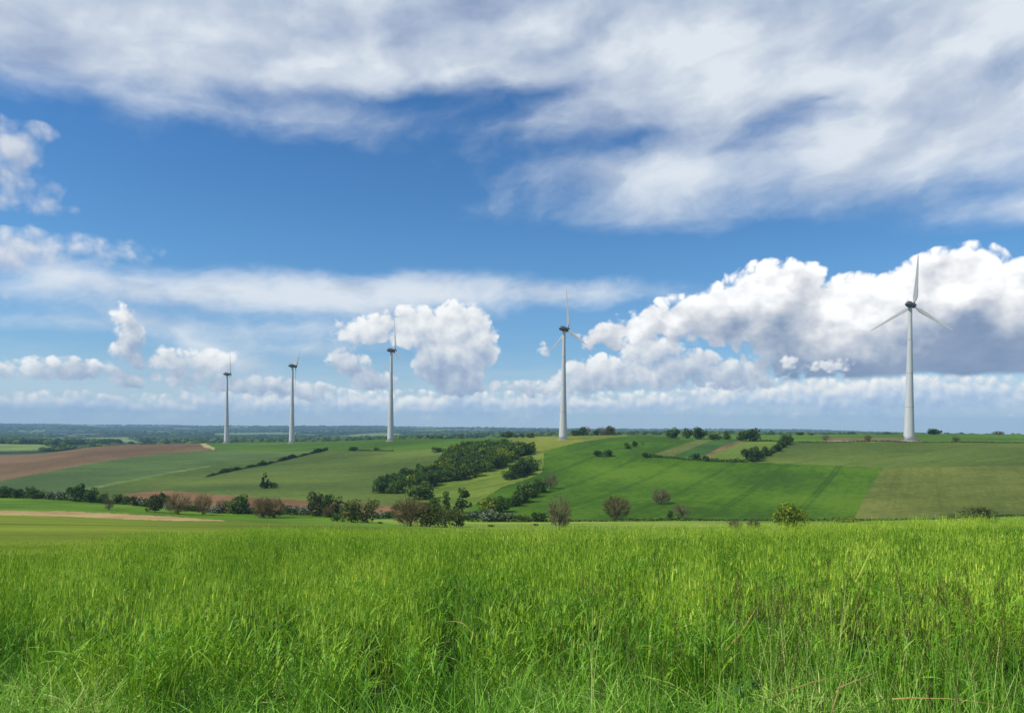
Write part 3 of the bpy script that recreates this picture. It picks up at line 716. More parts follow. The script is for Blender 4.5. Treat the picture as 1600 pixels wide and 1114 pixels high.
def crown_leafy(seed, kind, lobes=14, leaves=1100, low=0.12, size=0.034, shape='round'):
    rg = np.random.default_rng(seed); L = []
    for i in range(lobes):
        t = rg.uniform(0, 1)
        if shape == 'cone': z = low + 0.85 * (i + 0.5) / lobes; rad = 0.44 * (1 - z) + 0.05; r = 0.14 * (1.15 - z)
        elif shape == 'spiky': z = low + 0.8 * t; rad = 0.20 * (1.2 - t); r = rg.uniform(0.07, 0.15)
        elif shape == 'shrub': z = rg.uniform(0.2, 0.72); rad = 0.36 * math.sqrt(max(0.05, 1 - (z - .3) ** 2)); r = rg.uniform(0.14, 0.26)
        else: z = low + 0.16 + (0.68 - low) * t; rad = 0.36 * math.sqrt(max(0.1, 1 - ((z - 0.50) / 0.52) ** 2)); r = rg.uniform(0.13, 0.23)
        a = rg.uniform(0, 2 * math.pi); q = rad * math.sqrt(rg.uniform(0.2, 1))
        L.append((q * math.cos(a), q * math.sin(a), z, r))
    if shape in ('round', 'shrub'): L.append((0, 0, 0.5, 0.33))
    v, f = [], []
    vol = np.array([l[3] ** 2 for l in L]); vol /= vol.sum()
    P, N = [], []
    while len(P) < leaves:
        l = L[rg.choice(len(L), p=vol)]; d = rnd_unit(rg)
        rr = l[3] * rg.uniform(0.72, 1.1)
        p = np.array([l[0], l[1], l[2] * 1.0]) + d * rr * np.array([1, 1, 0.85])
        if p[2] < 0.02: continue
        P.append(p); N.append(d)
    leaf_quads(rg, P, N, size, v, f)
    v = unit_box(v)
    crown = make_mesh('crown_' + kind, v, f, [LM[kind]])
    tv, tf = [], []
    tube(tv, tf, (0, 0, -0.08), (0.01, 0, 0.45), 0.035, 0.02, 7)
    for l in L[:8]: tube(tv, tf, (0.0, 0, rg.uniform(0.15, 0.4)), l[:3], 0.014, 0.004, 4)
    return crown, make_mesh('trunk', tv, tf, [M_BARK])
def crown_bare(seed, kind, twigs=230, specks=220, fan=1.0, low=0.16):
    rg = np.random.default_rng(seed); v, f = [], []; tv, tf = [], []
    tube(tv, tf, (0, 0, -0.08), (0.01, 0.0, low + 0.08), 0.03, 0.022, 7)
    ends = []
    for i in range(11):
        a = 2 * math.pi * i / 11 + rg.uniform(-.3, .3); q = rg.uniform(0.10, 0.26) * fan; z = rg.uniform(low + 0.22, 0.72)
        mid = np.array([q * .5 * math.cos(a), q * .5 * math.sin(a), (low + z) / 2 + 0.03]); e = np.array([q * math.cos(a), q * math.sin(a), z])
        tube(tv, tf, (0, 0, low), mid, 0.018, 0.011, 4); tube(tv, tf, mid, e, 0.011, 0.006, 4); ends.append((mid, e))
    cz = (1 + low + 0.12) / 2; hz = (1 - low - 0.12) / 2
    tips = []
    for i in range(twigs):
        d = rnd_unit(rg); rr = rg.uniform(0.6, 1.0) ** 0.5
        tip = np.array([d[0] * 0.48 * rr, d[1] * 0.48 * rr, cz + d[2] * hz * rr])
        m, e = min(ends, key=lambda q: np.linalg.norm(q[1] - tip) + rg.uniform(0, .12)); s = m + (e - m) * rg.uniform(0.3, 1)
        dd = tip - s; a = np.cross(dd, rnd_unit(rg)); a /= np.linalg.norm(a); w = 0.0035
        k = len(v); v.extend([tuple(s - a * w * 1.6), tuple(s + a * w * 1.6), tuple(tip + a * w), tuple(tip - a * w)]); f.append((k, k + 1, k + 2, k + 3))
        tips.append(tip)
        for _ in range(3):                                    # side twigs
            q = s + dd * rg.uniform(0.4, 0.95); t2 = q + (dd * 0.25 + 0.09 * rnd_unit(rg)); a = np.cross(t2 - q, rnd_unit(rg)); a /= np.linalg.norm(a)
            k = len(v); v.extend([tuple(q - a * w), tuple(q + a * w), tuple(t2 + a * w * .6), tuple(t2 - a * w * .6)]); f.append((k, k + 1, k + 2, k + 3))
    idx = rg.integers(0, len(tips), specks)
    P = [tips[i] * rg.uniform(0.86, 1.0) + 0.02 * rg.normal(size=3) for i in idx]
    leaf_quads(rg, P, [np.array([0, 0, 1.0])] * len(P), 0.012, v, f, 2.0)
    return make_mesh('crown_' + kind, unit_box(v, 0.04), f, [LM[kind]]), make_mesh('trunk', tv, tf, [M_BARK])
PROTO = {}
for kd in ('dark', 'mid', 'yellow', 'olive', 'hawthorn'):
    PROTO[kd] = [crown_leafy(11 + s * 7 + len(kd), kd) for s in range(3)]
PROTO['shrub'] = [crown_leafy(70 + s, 'hawthorn', shape='shrub', lobes=10, leaves=800, low=0.0) for s in range(3)]
PROTO['bush'] = [crown_leafy(80 + s, 'dark', shape='shrub', lobes=10, leaves=800, low=0.0) for s in range(3)]
PROTO['gorse'] = [crown_leafy(84 + s, 'yellow', shape='shrub', lobes=10, leaves=800, low=0.0) for s in range(2)]
PROTO['conifer'] = [crown_leafy(90, 'dark', shape='cone', lobes=16, leaves=900, low=0.05)]
PROTO['spiky'] = [crown_leafy(95 + s, 'dark', shape='spiky', lobes=16, leaves=520, low=0.1, size=0.03) for s in range(2)]
PROTO['loose'] = [crown_leafy(60 + s, 'olive', lobes=20, leaves=800, size=0.026) for s in range(3)]
PROTO['bare'] = [crown_bare(30 + s, 'twig', 190 + 40 * s, 200, 0.8 + 0.2 * s, 0.10 + 0.05 * s) for s in range(4)]
PROTO['redbare'] = [crown_bare(40 + s, 'red', 260 + 50 * s, 420 + 120 * s, 0.8 + 0.25 * s, 0.20 - 0.05 * s) for s in range(4)]
TRG = random.Random(5)
NTREE = {}
def tree(px, py, w, h, kind, label, group=None, y0=170, y1=1050, name=None, cat=None, sink=0.02, pos=None):
    p = pos if pos is not None else at(px, py, y0, y1)
    s = p.y / F_PX
    W, Hh = w * s * 1.04, h * s * 1.04
    shrub = kind in ('shrub', 'bush', 'gorse')
    nm = name or ('shrub' if shrub else 'tree')
    e = empty(nm, (p.x, p.y, p.z - sink * Hh), TRG.uniform(0, 6.28))
    i = NTREE.get(kind, 0); NTREE[kind] = i + 1
    cr, tr = PROTO[kind][i % len(PROTO[kind])]
    dp = W * TRG.uniform(0.85, 1.1)
    a = link_part('crown' if not shrub else 'foliage', cr, e); a.scale = (W, min(dp, W * 1.1), Hh)
    b = link_part('trunk' if not shrub else 'stems', tr, e); b.scale = (W, W, Hh)
    tag(e, label, cat or ('shrub' if shrub else 'tree'), group)
    return e
def hedge(pts, hpx, wm, kind, label, name='hedge', y0=170, y1=1050, seed=1, dens=7.0, lump=0.5):
    """a continuous hedge along photograph pixels, height in photograph pixels, width in metres"""
    rg = np.random.default_rng(seed); W = [at(x, y, y0, y1) for x, y in pts]
    v, f = [], []
    L = 0.0
    for a, b in zip(W[:-1], W[1:]):
        ln = (b - a).length; n = max(2, int(ln / 0.6))
        for k in range(n):
            t = (k + rg.uniform()) / n; c = a.lerp(b, t); s = L + ln * t
            hh = hpx * c.y / F_PX * (1 + lump * (math.sin(s / 2.9 + seed) * 0.4 + math.sin(s / 7.7 + 2 * seed) * 0.6) * 0.7)
            g = gz(c.x, c.y); m = int(dens * (1 + hh / 3) * 1.3)
            P, N = [], []
            for _ in range(m):
                d = rnd_unit(rg); d[2] = abs(d[2]); q = d * np.array([wm * .55, wm * .55, 0.9 * hh]) * rg.uniform(0.8, 1.08)
                P.append(np.array([c.x, c.y, g]) + q + np.array([rg.uniform(-.35, .35), 0, 0])); N.append(d)
            leaf_quads(rg, P, N, 0.15 + 0.035 * hh + c.y * 0.0003, v, f)
        L += ln
    c0 = W[0]; v = [(x - c0.x, y - c0.y, z - c0.z) for x, y, z in v]
    o = link_part(name, make_mesh(name, v, f, [LM[kind]]), None); o.location = c0
    return tag(o, label, 'hedge')

VR = 'trees and shrubs of the valley hedgerow'
T_LIST = [
    # far left hedgerow
    (0, 777, 22, 17, 'dark', 'dark round tree cut by the left edge of the photo', VR), (16, 777, 20, 14, 'bush', 'dark shrub right beside the edge tree, left end of the hedgerow', VR),
    (31, 778, 16, 14, 'dark', 'small dark tree, third in the hedgerow from its left end', VR), (48, 778, 13, 17, 'olive', 'thin grey-green tree, fourth in the hedgerow from its left end', VR),
    (61, 779, 20, 14, 'dark', 'squat dark tree just right of the thin grey-green tree', VR), (78, 780, 14, 12, 'shrub', 'low pale-flowered shrub, first of the pair left of the big dark tree', VR),
    (95, 781, 18, 13, 'shrub', 'pale-flowered shrub touching the left side of the big dark tree', VR), (122, 783, 29, 26, 'dark', 'biggest dark tree at the left of the hedgerow, above the tan earth track', VR),
    (143, 785, 21, 22, 'mid', 'greyer tree leaning on the right side of the big dark tree', VR), (160, 786, 15, 15, 'dark', 'small dark tree behind the lone thin brown sapling', VR),
    (170, 797, 17, 25, 'bare', 'narrow see-through brown sapling standing forward in the green wheat', VR), (185, 787, 18, 15, 'bush', 'dark shrub just right of the narrow brown sapling', VR),
    (198, 788, 13, 13, 'mid', 'small green tree at the left tip of the ploughed strip', VR), (214, 790, 16, 15, 'dark', 'dark tree in front of the left end of the ploughed strip', VR),
    (229, 791, 24, 12, 'shrub', 'pale low shrub beneath the ploughed strip, left of the brown trees', VR), (242, 800, 24, 26, 'olive', 'first brownish tree from the left of the five standing before the ploughed strip', VR),
    (257, 793, 15, 23, 'dark', 'narrow dark tree rising between the first two brownish trees', VR), (278, 803, 38, 31, 'redbare', 'broad reddish-brown tree on a short trunk before the ploughed strip', VR),
    (264, 796, 18, 9, 'shrub', 'low pale shrub under the narrow dark tree', VR), (300, 798, 22, 9, 'bush', 'low dark shrub between the two reddish-brown trees', VR),
    (317, 804, 27, 31, 'redbare', 'round reddish-brown tree left of the large glossy green tree', VR), (346, 801, 18, 20, 'bare', 'tiny leafless pinkish tree against the ploughed strip', VR),
    (338, 801, 26, 10, 'shrub', 'low pale shrub at the left foot of the large glossy green tree', VR), (371, 802, 34, 28, 'dark', 'large dense green tree alone in front of the ploughed strip', VR),
    (393, 802, 15, 9, 'shrub', 'low pale shrub at the right foot of the large dense green tree', VR), (411, 809, 34, 31, 'redbare', 'left one of the twin reddish-brown trees with forked trunks', VR),
    (427, 809, 34, 30, 'redbare', 'right one of the twin reddish-brown trees with forked trunks', VR), (447, 803, 20, 13, 'bush', 'green shrub just right of the twin reddish-brown trees', VR),
    (460, 803, 24, 12, 'shrub', 'pale shrub in the middle of the low hedge before the ploughed strip', VR), (477, 804, 22, 13, 'shrub', 'pale shrub touching the tall olive tree', VR),
    (495, 806, 25, 36, 'olive', 'tall olive-brown tree where the ploughed strip ends', VR), (520, 806, 27, 33, 'dark', 'dark leafy tree right of the tall olive-brown tree', VR),
    (512, 808, 17, 17, 'redbare', 'small reddish shrub-like tree at the foot of the dark leafy tree', VR), (526, 815, 17, 13, 'bush', 'low dark shrub at the left foot of the spreading olive trees', VR),
    (549, 816, 35, 33, 'olive', 'left one of two spreading olive trees at the field edge', VR), (573, 816, 42, 34, 'loose', 'right, broader one of two spreading olive trees at the field edge', VR),
    (592, 810, 20, 9, 'shrub', 'low pale shrub between the olive trees and the reddish tree', VR), (608, 809, 16, 10, 'bush', 'low dark shrub under the left reach of the reddish tree', VR),
    # centre clump
    (642, 822, 58, 43, 'redbare', 'widest reddish-brown tree on a pale trunk at the middle of the valley', VR), (672, 823, 34, 30, 'olive', 'olive tree overlapped by the widest reddish tree', VR),
    (695, 824, 36, 35, 'loose', 'loose olive tree in the centre clump below the ivy-covered trunks', VR), (713, 823, 24, 27, 'olive', 'right-hand olive tree of the centre clump', VR),
    (697, 803, 13, 34, 'spiky', 'left one of two narrow ivy-covered trees sticking up behind the centre clump', VR), (722, 802, 24, 38, 'spiky', 'right, taller one of two narrow ivy-covered trees behind the centre clump', VR),
    (618, 797, 14, 9, 'bush', 'small dark shrub beside the end of the ploughed strip', VR), (650, 799, 40, 14, 'shrub', 'whitish shrub peeping above the widest reddish tree', VR),
    (676, 799, 30, 20, 'mid', 'green tree between the whitish shrub and the ivy-covered trees', VR), (655, 780, 42, 26, 'mid', 'bright green round-topped tree below the lower tail of the wood', VR),
    (744, 812, 26, 13, 'shrub', 'white-flowered shrub closest to the centre clump', VR), (764, 815, 32, 18, 'shrub', 'largest white-flowered shrub at the foot of the diagonal hedge', VR),
    (787, 815, 28, 13, 'shrub', 'white-flowered shrub right of the largest one', VR), (815, 815, 32, 10, 'bush', 'low green shrub in the bottom hedge left of the small rounded one', VR),
    (843, 815, 24, 14, 'bush', 'small rounded green shrub beside the lone leafless tree', VR),
    (874, 828, 36, 52, 'bare', 'lone leafless grey-brown tree rising behind the crop at the centre', None), (963, 811, 39, 35, 'redbare', 'round brown-leaved tree on the bottom hedge line', None),
    (1033, 787, 28, 23, 'bare', 'small spreading bare tree standing inside the bright green field', None), (1065, 810, 29, 23, 'bare', 'bare rounded tree on the bottom hedge line beside a stump', None),
    (1047, 811, 10, 13, 'spiky', 'short ivy-covered stump left of the bare rounded tree', None), (861, 764, 21, 23, 'bare', 'small bare tree at the upper end of the diagonal hedge', None),
    (1237, 826, 49, 38, 'yellow', 'round yellow-green tree just behind the crop on the right', None), (1148, 827, 22, 15, 'bare', 'faint low brown bush left of the yellow-green tree', None),
    (1178, 826, 20, 14, 'bare', 'faintest low brown bush between its twin and the yellow-green tree', None), (1526, 816, 46, 24, 'loose', 'wide see-through olive bush at the far right hedge', None),
    (1481, 815, 24, 13, 'loose', 'low olive bush left of the wide see-through one', None), (1322, 816, 34, 7, 'gorse', 'flat yellowish bush on the hedge line below the field corner', None),
    # diagonal hedges
    (762, 801, 30, 22, 'yellow', 'yellow-green tree at the lower end of the diagonal hedge', None), (784, 800, 26, 24, 'mid', 'green tree second from the lower end of the diagonal hedge', None),
    (803, 791, 20, 16, 'bush', 'low dark shrub in the dip of the diagonal hedge', None), (816, 785, 28, 25, 'dark', 'dark tree at the middle of the diagonal hedge', None),
    (829, 777, 26, 22, 'dark', 'dark tree next above the middle of the diagonal hedge', None), (842, 769, 24, 21, 'dark', 'dark tree at the upper end of the diagonal hedge', None),
    (794, 749, 20, 13, 'bush', 'low shrub at the lower tip of the short spinney', None), (807, 746, 24, 21, 'dark', 'dark tree in the lower half of the short spinney', None),
    (820, 742, 26, 25, 'dark', 'dark tree in the upper half of the short spinney', None), (832, 735, 20, 22, 'mid', 'lighter tree ending the short spinney at the big green field', None),
    # big green field and crest
    (934, 713, 12, 9, 'bush', 'left part of the dark thicket pair in the upper green field', None), (948, 713, 18, 10, 'bush', 'right, wider dark thicket of the pair in the upper green field', None),
    (981, 701, 10, 9, 'dark', 'small round tree left of its twin in the upper green field', None), (992, 698, 9, 9, 'dark', 'small round tree right of its twin in the upper green field', None), (1004, 695, 5, 5, 'bare', 'tiny sapling right of the twin trees in the upper green field', None),
    (898, 681, 11, 9, 'dark', 'low dark tree on the crest closest to the yellow-field turbine', None), (908, 680, 15, 13, 'dark', 'domed tree of the first crest group beside the turbine', None), (916, 680, 13, 14, 'bare', 'see-through tree joined to the first crest group', None),
    (931, 680, 8, 9, 'dark', 'small dark tree beginning the second crest group', None), (940, 680, 15, 13, 'bare', 'see-through domed tree in the second crest group', None), (953, 680, 15, 14, 'olive', 'tree ending the second crest group on the right', None),
    (792, 684, 18, 10, 'dark', 'dark domed tree on the crest above the wood', None), (806, 684, 9, 5, 'bush', 'low shrub between the two dark crest trees above the wood', None), (816, 684, 9, 6, 'spiky', 'jagged low tree on the crest above the wood', None), (829, 684, 12, 7, 'dark', 'small round tree at the right end above the wood', None),
    (1051, 684, 19, 15, 'mid', 'first full round tree of the crest row from the left', None), (1074, 685, 15, 15, 'dark', 'second crest tree, narrower, right of the first full one', None), (1094, 686, 20, 18, 'dark', 'third crest tree, the tallest of the left three', None),
    (1114, 687, 16, 9, 'bush', 'low dark shrubbery left of the small round crest tree', None), (1124, 687, 12, 7, 'bush', 'lowest shrub touching the small round crest tree', None), (1136, 687, 11, 13, 'dark', 'small round crest tree left of the big domed one', None),
    (1158, 689, 14, 8, 'bush', 'low shrub at the left foot of the big domed crest tree', None), (1171, 689, 29, 19, 'dark', 'big domed dark tree on the crest above the walled meadow', None),
    (1228, 695, 18, 16, 'dark', 'round dark tree at the upper corner of the walled meadow', None), (1221, 699, 13, 9, 'bush', 'shrub below the upper corner tree of the walled meadow', None), (1212, 705, 15, 10, 'bush', 'shrub halfway down the short hedge by the walled meadow', None),
    (1196, 712, 15, 14, 'dark', 'tree above the bushy one at the lower corner of the walled meadow', None), (1173, 720, 28, 21, 'dark', 'bushy dark tree at the lower corner of the walled meadow', None), (1184, 717, 16, 13, 'bush', 'shrub squeezed between the two lower corner trees', None),
    (1008, 715, 9, 8, 'bush', 'round shrub at the left end of the thin crest-side hedge', None), (1085, 718, 20, 9, 'bush', 'thicker dark shrub in the middle of the thin crest-side hedge', None), (1103, 720, 10, 8, 'bush', 'small shrub under the bare earth bank', None),
    (1461, 679, 19, 9, 'dark', 'low domed tree on the skyline right of the nearest turbine', None), (1560, 679.5, 15, 6, 'bare', 'faint bare tree on the far right skyline', None), (1250, 680, 11, 5, 'bush', 'flat dark bush on the skyline right of the walled meadow', None), (1267, 680, 7, 3, 'bush', 'tiniest bush on the skyline right of the walled meadow', None),
    (1290, 688, 12, 9, 'bare', 'bare bush left of the brown stubble plot', None), (1356, 688, 10, 8, 'redbare', 'reddish bush in the brown stubble plot', None), (1494, 690, 12, 9, 'loose', 'see-through bush by the lane right of the nearest turbine', None),
    # left slope
    (413, 763, 12, 23, 'conifer', 'pointed dark tree alone on the left pasture', None), (425, 762, 17, 9, 'bush', 'low bush leaning right of the pointed dark tree', None),
    (552, 704, 14, 6, 'bush', 'larger low bush on the thin crest hedge', None), (589, 704, 10, 5, 'bush', 'smaller low bush on the thin crest hedge', None), (684, 706, 22, 7, 'bush', 'flat dark bush touching the left side of the wood', None),
    (767, 823, 10, 3.5, 'bush', 'dark low bramble in the meadow left of the lone leafless tree', None), (838, 821, 8, 3, 'bush', 'small dark bramble in the meadow beside the lone leafless tree', None), (594, 818, 9, 3, 'bush', 'small dark bramble in front of the olive trees', None),
]
def build_trees():
    for q in T_LIST:
        px, py, w, h, kd, lab, grp = q
        ridge = py < 700
        tree(px, py, w, h, kd, lab, grp, y0=150 if py > 790 else 240, y1=1000)
    # the hillside wood: every crown its own tree
    rg = random.Random(21)
    poly = [(588, 770), (632, 773), (665, 762), (700, 754), (745, 744), (785, 729), (820, 713), (836, 706), (815, 703), (790, 701), (760, 702), (725, 704), (703, 714), (704, 724), (690, 736), (660, 746), (630, 755), (600, 762)]
    def inside(x, y):
        c = False
        for i in range(len(poly)):
            (x1, y1), (x2, y2) = poly[i], poly[(i + 1) % len(poly)]
            if (y1 > y) != (y2 > y) and x < (x2 - x1) * (y - y1) / (y2 - y1) + x1: c = not c
        return c
    spots = []
    tries = 0
    while len(spots) < 118 and tries < 20000:
        tries += 1
        x, y = rg.uniform(583, 838), rg.uniform(700, 776)
        if inside(x, y) and all(((x - a) / 10) ** 2 + ((y - b) / 5) ** 2 > 1 for a, b in spots): spots.append((x, y))
    labs = {'dark': 'dark leafy tree packed among others in the hillside wood', 'mid': 'mid-green tree packed among others in the hillside wood', 'yellow': 'yellow-green tree packed among others in the hillside wood'}
    for x, y in spots:
        top = x > 690 and y < 725
        kd = rg.choices(['dark', 'mid', 'yellow'], [3, 3, 3] if top or (660 < x < 700) else [4, 4, 0.6])[0]
        h = rg.uniform(17, 24) if y > 715 else rg.uniform(13, 17)
        tree(x, y, rg.uniform(20, 28), h, kd, labs[kd], 'trees of the hillside wood', y0=240, y1=1000)
    hedge([(-260, 776), (-100, 776), (0, 777), (60, 779), (120, 783), (200, 788), (260, 794), (340, 801), (400, 802), (490, 805), (530, 809)], 6, 2.4, 'dark', 'long low valley hedge linking the trees left of the centre clump', seed=2)
    hedge([(600, 810), (625, 809), (650, 806), (700, 806), (735, 813)], 7, 3, 'dark', 'short undergrowth hedge behind the centre clump', seed=9)
    hedge([(748, 806), (775, 797), (803, 790), (828, 776), (848, 767)], 9, 3.5, 'mid', 'undergrowth hedge joining the trees of the diagonal hedge', seed=14, y0=246)
    hedge([(793, 750), (812, 745), (834, 735)], 8, 4, 'mid', 'undergrowth joining the trees of the short spinney', seed=15, y0=246)
    hedge([(735, 815.0), (800, 815.2), (870, 815.2), (960, 814.6), (1040, 813.6), (1150, 813.8), (1240, 813.8), (1335, 813.6)], 4.2, 1.7, 'dark', 'low dark hedge along the bottom of the bright green field', seed=3, lump=0.7, y0=215, y1=262)
    hedge([(1335, 813.6), (1420, 812), (1470, 811.4), (1545, 808), (1600, 806), (1800, 800)], 2.6, 1.3, 'dark', 'thin dark hedge below the brownish field on the right', seed=4, y0=215, y1=262)
    hedge([(324, 745), (345, 739.5), (372, 734), (395, 729.5), (411, 727), (424, 723.5), (452, 717), (480, 710.5), (511, 703.5)], 4.2, 2.2, 'dark', 'slanting dark hedge across the left pasture up to the crest', seed=5, lump=1.2)
    hedge([(545, 704), (580, 704.5), (615, 704.8)], 1.6, 1.2, 'dark', 'thin dark hedge at the top of the left pasture', seed=6)
    hedge([(1006, 714), (1040, 715.5), (1070, 718), (1110, 721), (1165, 722)], 4.2, 1.8, 'dark', 'dark hedge under the small plots on the upper right slope', seed=7, lump=1.0, y0=330)
    hedge([(1178, 719), (1200, 711), (1216, 702), (1232, 693)], 7, 2.5, 'dark', 'steep dark hedge closing the right side of the walled meadow', seed=8, y0=330)
    hedge([(1185, 689), (1215, 690), (1240, 691)], 2.2, 1.4, 'dark', 'short thin hedge right of the big domed crest tree', seed=12, y0=330)
    hedge([(1240, 691.5), (1300, 691.4), (1420, 691.5), (1520, 691.6), (1640, 692)], 1.6, 1.3, 'olive', 'faint thin hedge running along the lane below the nearest turbine', seed=13, y0=330)
build_trees()

def far_woods():
    """woods and tree lines 1 to 8 km off, beyond counting"""
    rg = np.random.default_rng(8); v, f = [], []; n = 0
    def lump(x, y, w, h):
        g = gz(x, y); k = len(v)
        for z, r in ((0, .85), (0.5, 1.0), (0.85, .6)):
            for i in range(6):
                a = i * math.pi / 3 + z + rg.uniform(-.3, .3); q = r * rg.uniform(.8, 1.15)
                v.append((x + w * q * math.cos(a), y + w * q * math.sin(a), g - 0.5 + h * z))
        v.append((x, y, g + h))
        for L in range(2):
            for i in range(6): f.append((k + L * 6 + i, k + L * 6 + (i + 1) % 6, k + L * 6 + 6 + (i + 1) % 6, k + L * 6 + 6 + i))
        for i in range(6): f.append((k + 12 + i, k + 12 + (i + 1) % 6, k + 18))
    while n < 11000:
        y = math.exp(rg.uniform(math.log(1180), math.log(8200))); x = y * rg.uniform(-0.85, 0.85)
        den = math.sin(x / 260 + 1) * math.sin(y / 190) + 0.6 * math.sin(x / 95 + y / 133) + 0.5 * math.sin(x / 700 - y / 420 + 1.1) + rg.uniform(-0.25, 0.25)
        line = abs(math.sin(x / 170 + 3 * math.sin(y / 400))) < 0.03 or abs(math.sin(y / 88 + 2 * math.sin(x / 300))) < 0.05
        if den < 0.42 and not line: continue
        qx, qy = photo_of(x, y, gz(x, y))
        if any(a * 0.9 < y < b and (in_poly(qx, qy, pl) or in_poly(qx, qy - 2.0, pl)) for pl, a, b in FAR_MEADOWS): continue
        s = 1 + y / 5000
        lump(x, y, rg.uniform(4, 8) * s, rg.uniform(6, 12) if den > 0.42 else rg.uniform(4, 8)); n += 1
    o = link_part('far_woodland', make_mesh('far_woodland', v, f, [LM['dark']]), None)
    tag(o, 'distant dark woods and tree lines in the blue valley', 'woodland', None, 'stuff')
far_woods()
# ------------------------------------------------------------------ barley and verge grass, scattered as instances
def blade_mat(name, stops, trans=0.32, patch=None, k=1.85, tipz=None):
    m = bpy.data.materials.new(name); m.use_nodes = True
    t = m.node_tree; t.nodes.clear(); nt = NT(t)
    geo = t.nodes.new('ShaderNodeNewGeometry'); oi = t.nodes.new('ShaderNodeObjectInfo')
    f = nt.add(nt.mul(geo.outputs['Random Per Island'], 0.80), nt.mul(oi.outputs['Random'], 0.30))
    n = nt.noise(oi.outputs['Location'], 0.55, 3, 0.6)
    f = nt.add(f, nt.mad(n, 1.7, -0.88))
    col = nt.ramp(f, [(p, tuple(v * k for v in srgb(*c))) for p, c in stops])
    df = t.nodes.new('ShaderNodeBsdfDiffuse'); tr = t.nodes.new('ShaderNodeBsdfTranslucent'); mx = t.nodes.new('ShaderNodeMixShader')
    gl = t.nodes.new('ShaderNodeBsdfGlossy'); gl.inputs['Roughness'].default_value = 0.45; gl.inputs['Color'].default_value = (0.5, 0.55, 0.45, 1)
    t.links.new(col, df.inputs['Color']); t.links.new(col, tr.inputs['Color']); mx.inputs[0].default_value = trans
    t.links.new(df.outputs[0], mx.inputs[1]); t.links.new(tr.outputs[0], mx.inputs[2])
    m2 = t.nodes.new('ShaderNodeMixShader'); m2.inputs[0].default_value = 0.03
    t.links.new(mx.outputs[0], m2.inputs[1]); t.links.new(gl.outputs[0], m2.inputs[2])
    o = t.nodes.new('ShaderNodeOutputMaterial'); t.links.new(m2.outputs[0], o.inputs[0])
    return m
M_STEM = blade_mat('barley_stem', [(0.05, (48, 84, 28)), (0.5, (92, 124, 32)), (0.95, (134, 152, 46))])
M_LEAF = blade_mat('barley_leaf', [(0.05, (50, 90, 24)), (0.5, (84, 127, 30)), (0.95, (126, 154, 44))])
M_EAR = blade_mat('barley_ear', [(0.05, (86, 126, 30)), (0.5, (130, 156, 42)), (0.95, (178, 190, 80))])
M_GRASS = blade_mat('verge_blade', [(0.02, (52, 88, 24)), (0.4, (84, 126, 36)), (0.78, (116, 154, 52)), (0.96, (168, 176, 104))])
M_SEED = blade_mat('seed_head', [(0.05, (66, 66, 32)), (0.5, (92, 84, 46)), (0.95, (132, 118, 70))], k=1.0)
M_STRAW = blade_mat('dry_straw', [(0.05, (176, 140, 74)), (0.5, (204, 166, 96)), (0.95, (222, 196, 132))], k=1.2)
M_WEED = blade_mat('weed_leaf', [(0.05, (60, 104, 36)), (0.5, (84, 128, 48)), (0.95, (110, 150, 64))], k=1.1)

def strip(v, f, mi, mat, p, d, ln, w, bend, n, rg, droop=0.0, taper=1.0, twist=0.6):
    """a leaf or stem: a ribbon from p, setting off along d and bending down"""
    d = d / np.linalg.norm(d); side = np.cross(d, [0, 0, 1.0])
    if np.linalg.norm(side) < 1e-3: side = np.array([math.cos(rg.uniform(0, 6.28)), math.sin(rg.uniform(0, 6.28)), 0])
    side /= np.linalg.norm(side)
    tw = rg.uniform(-twist, twist); k0 = len(v); q = np.array(p, float); st = ln / n
    for i in range(n + 1):
        t = i / n; wd = w * (1 - taper * t ** 1.6) * (0.55 + 0.45 * min(1, 4 * t)) if taper else w
        s2 = side * math.cos(tw * t * 3) + np.cross(d, side) * math.sin(tw * t * 3)
        v.append(tuple(q - s2 * wd / 2)); v.append(tuple(q + s2 * wd / 2))
        q = q + d * st; d = d + np.array([0, 0, -1.0]) * bend * st; d /= np.linalg.norm(d)
    for i in range(n): f.append((k0 + 2 * i, k0 + 2 * i + 1, k0 + 2 * i + 3, k0 + 2 * i + 2)); mi.append(mat)
    return q
def up(rg, lean):
    a = rg.uniform(0, 2 * math.pi); return np.array([lean * math.cos(a), lean * math.sin(a), 1.0])
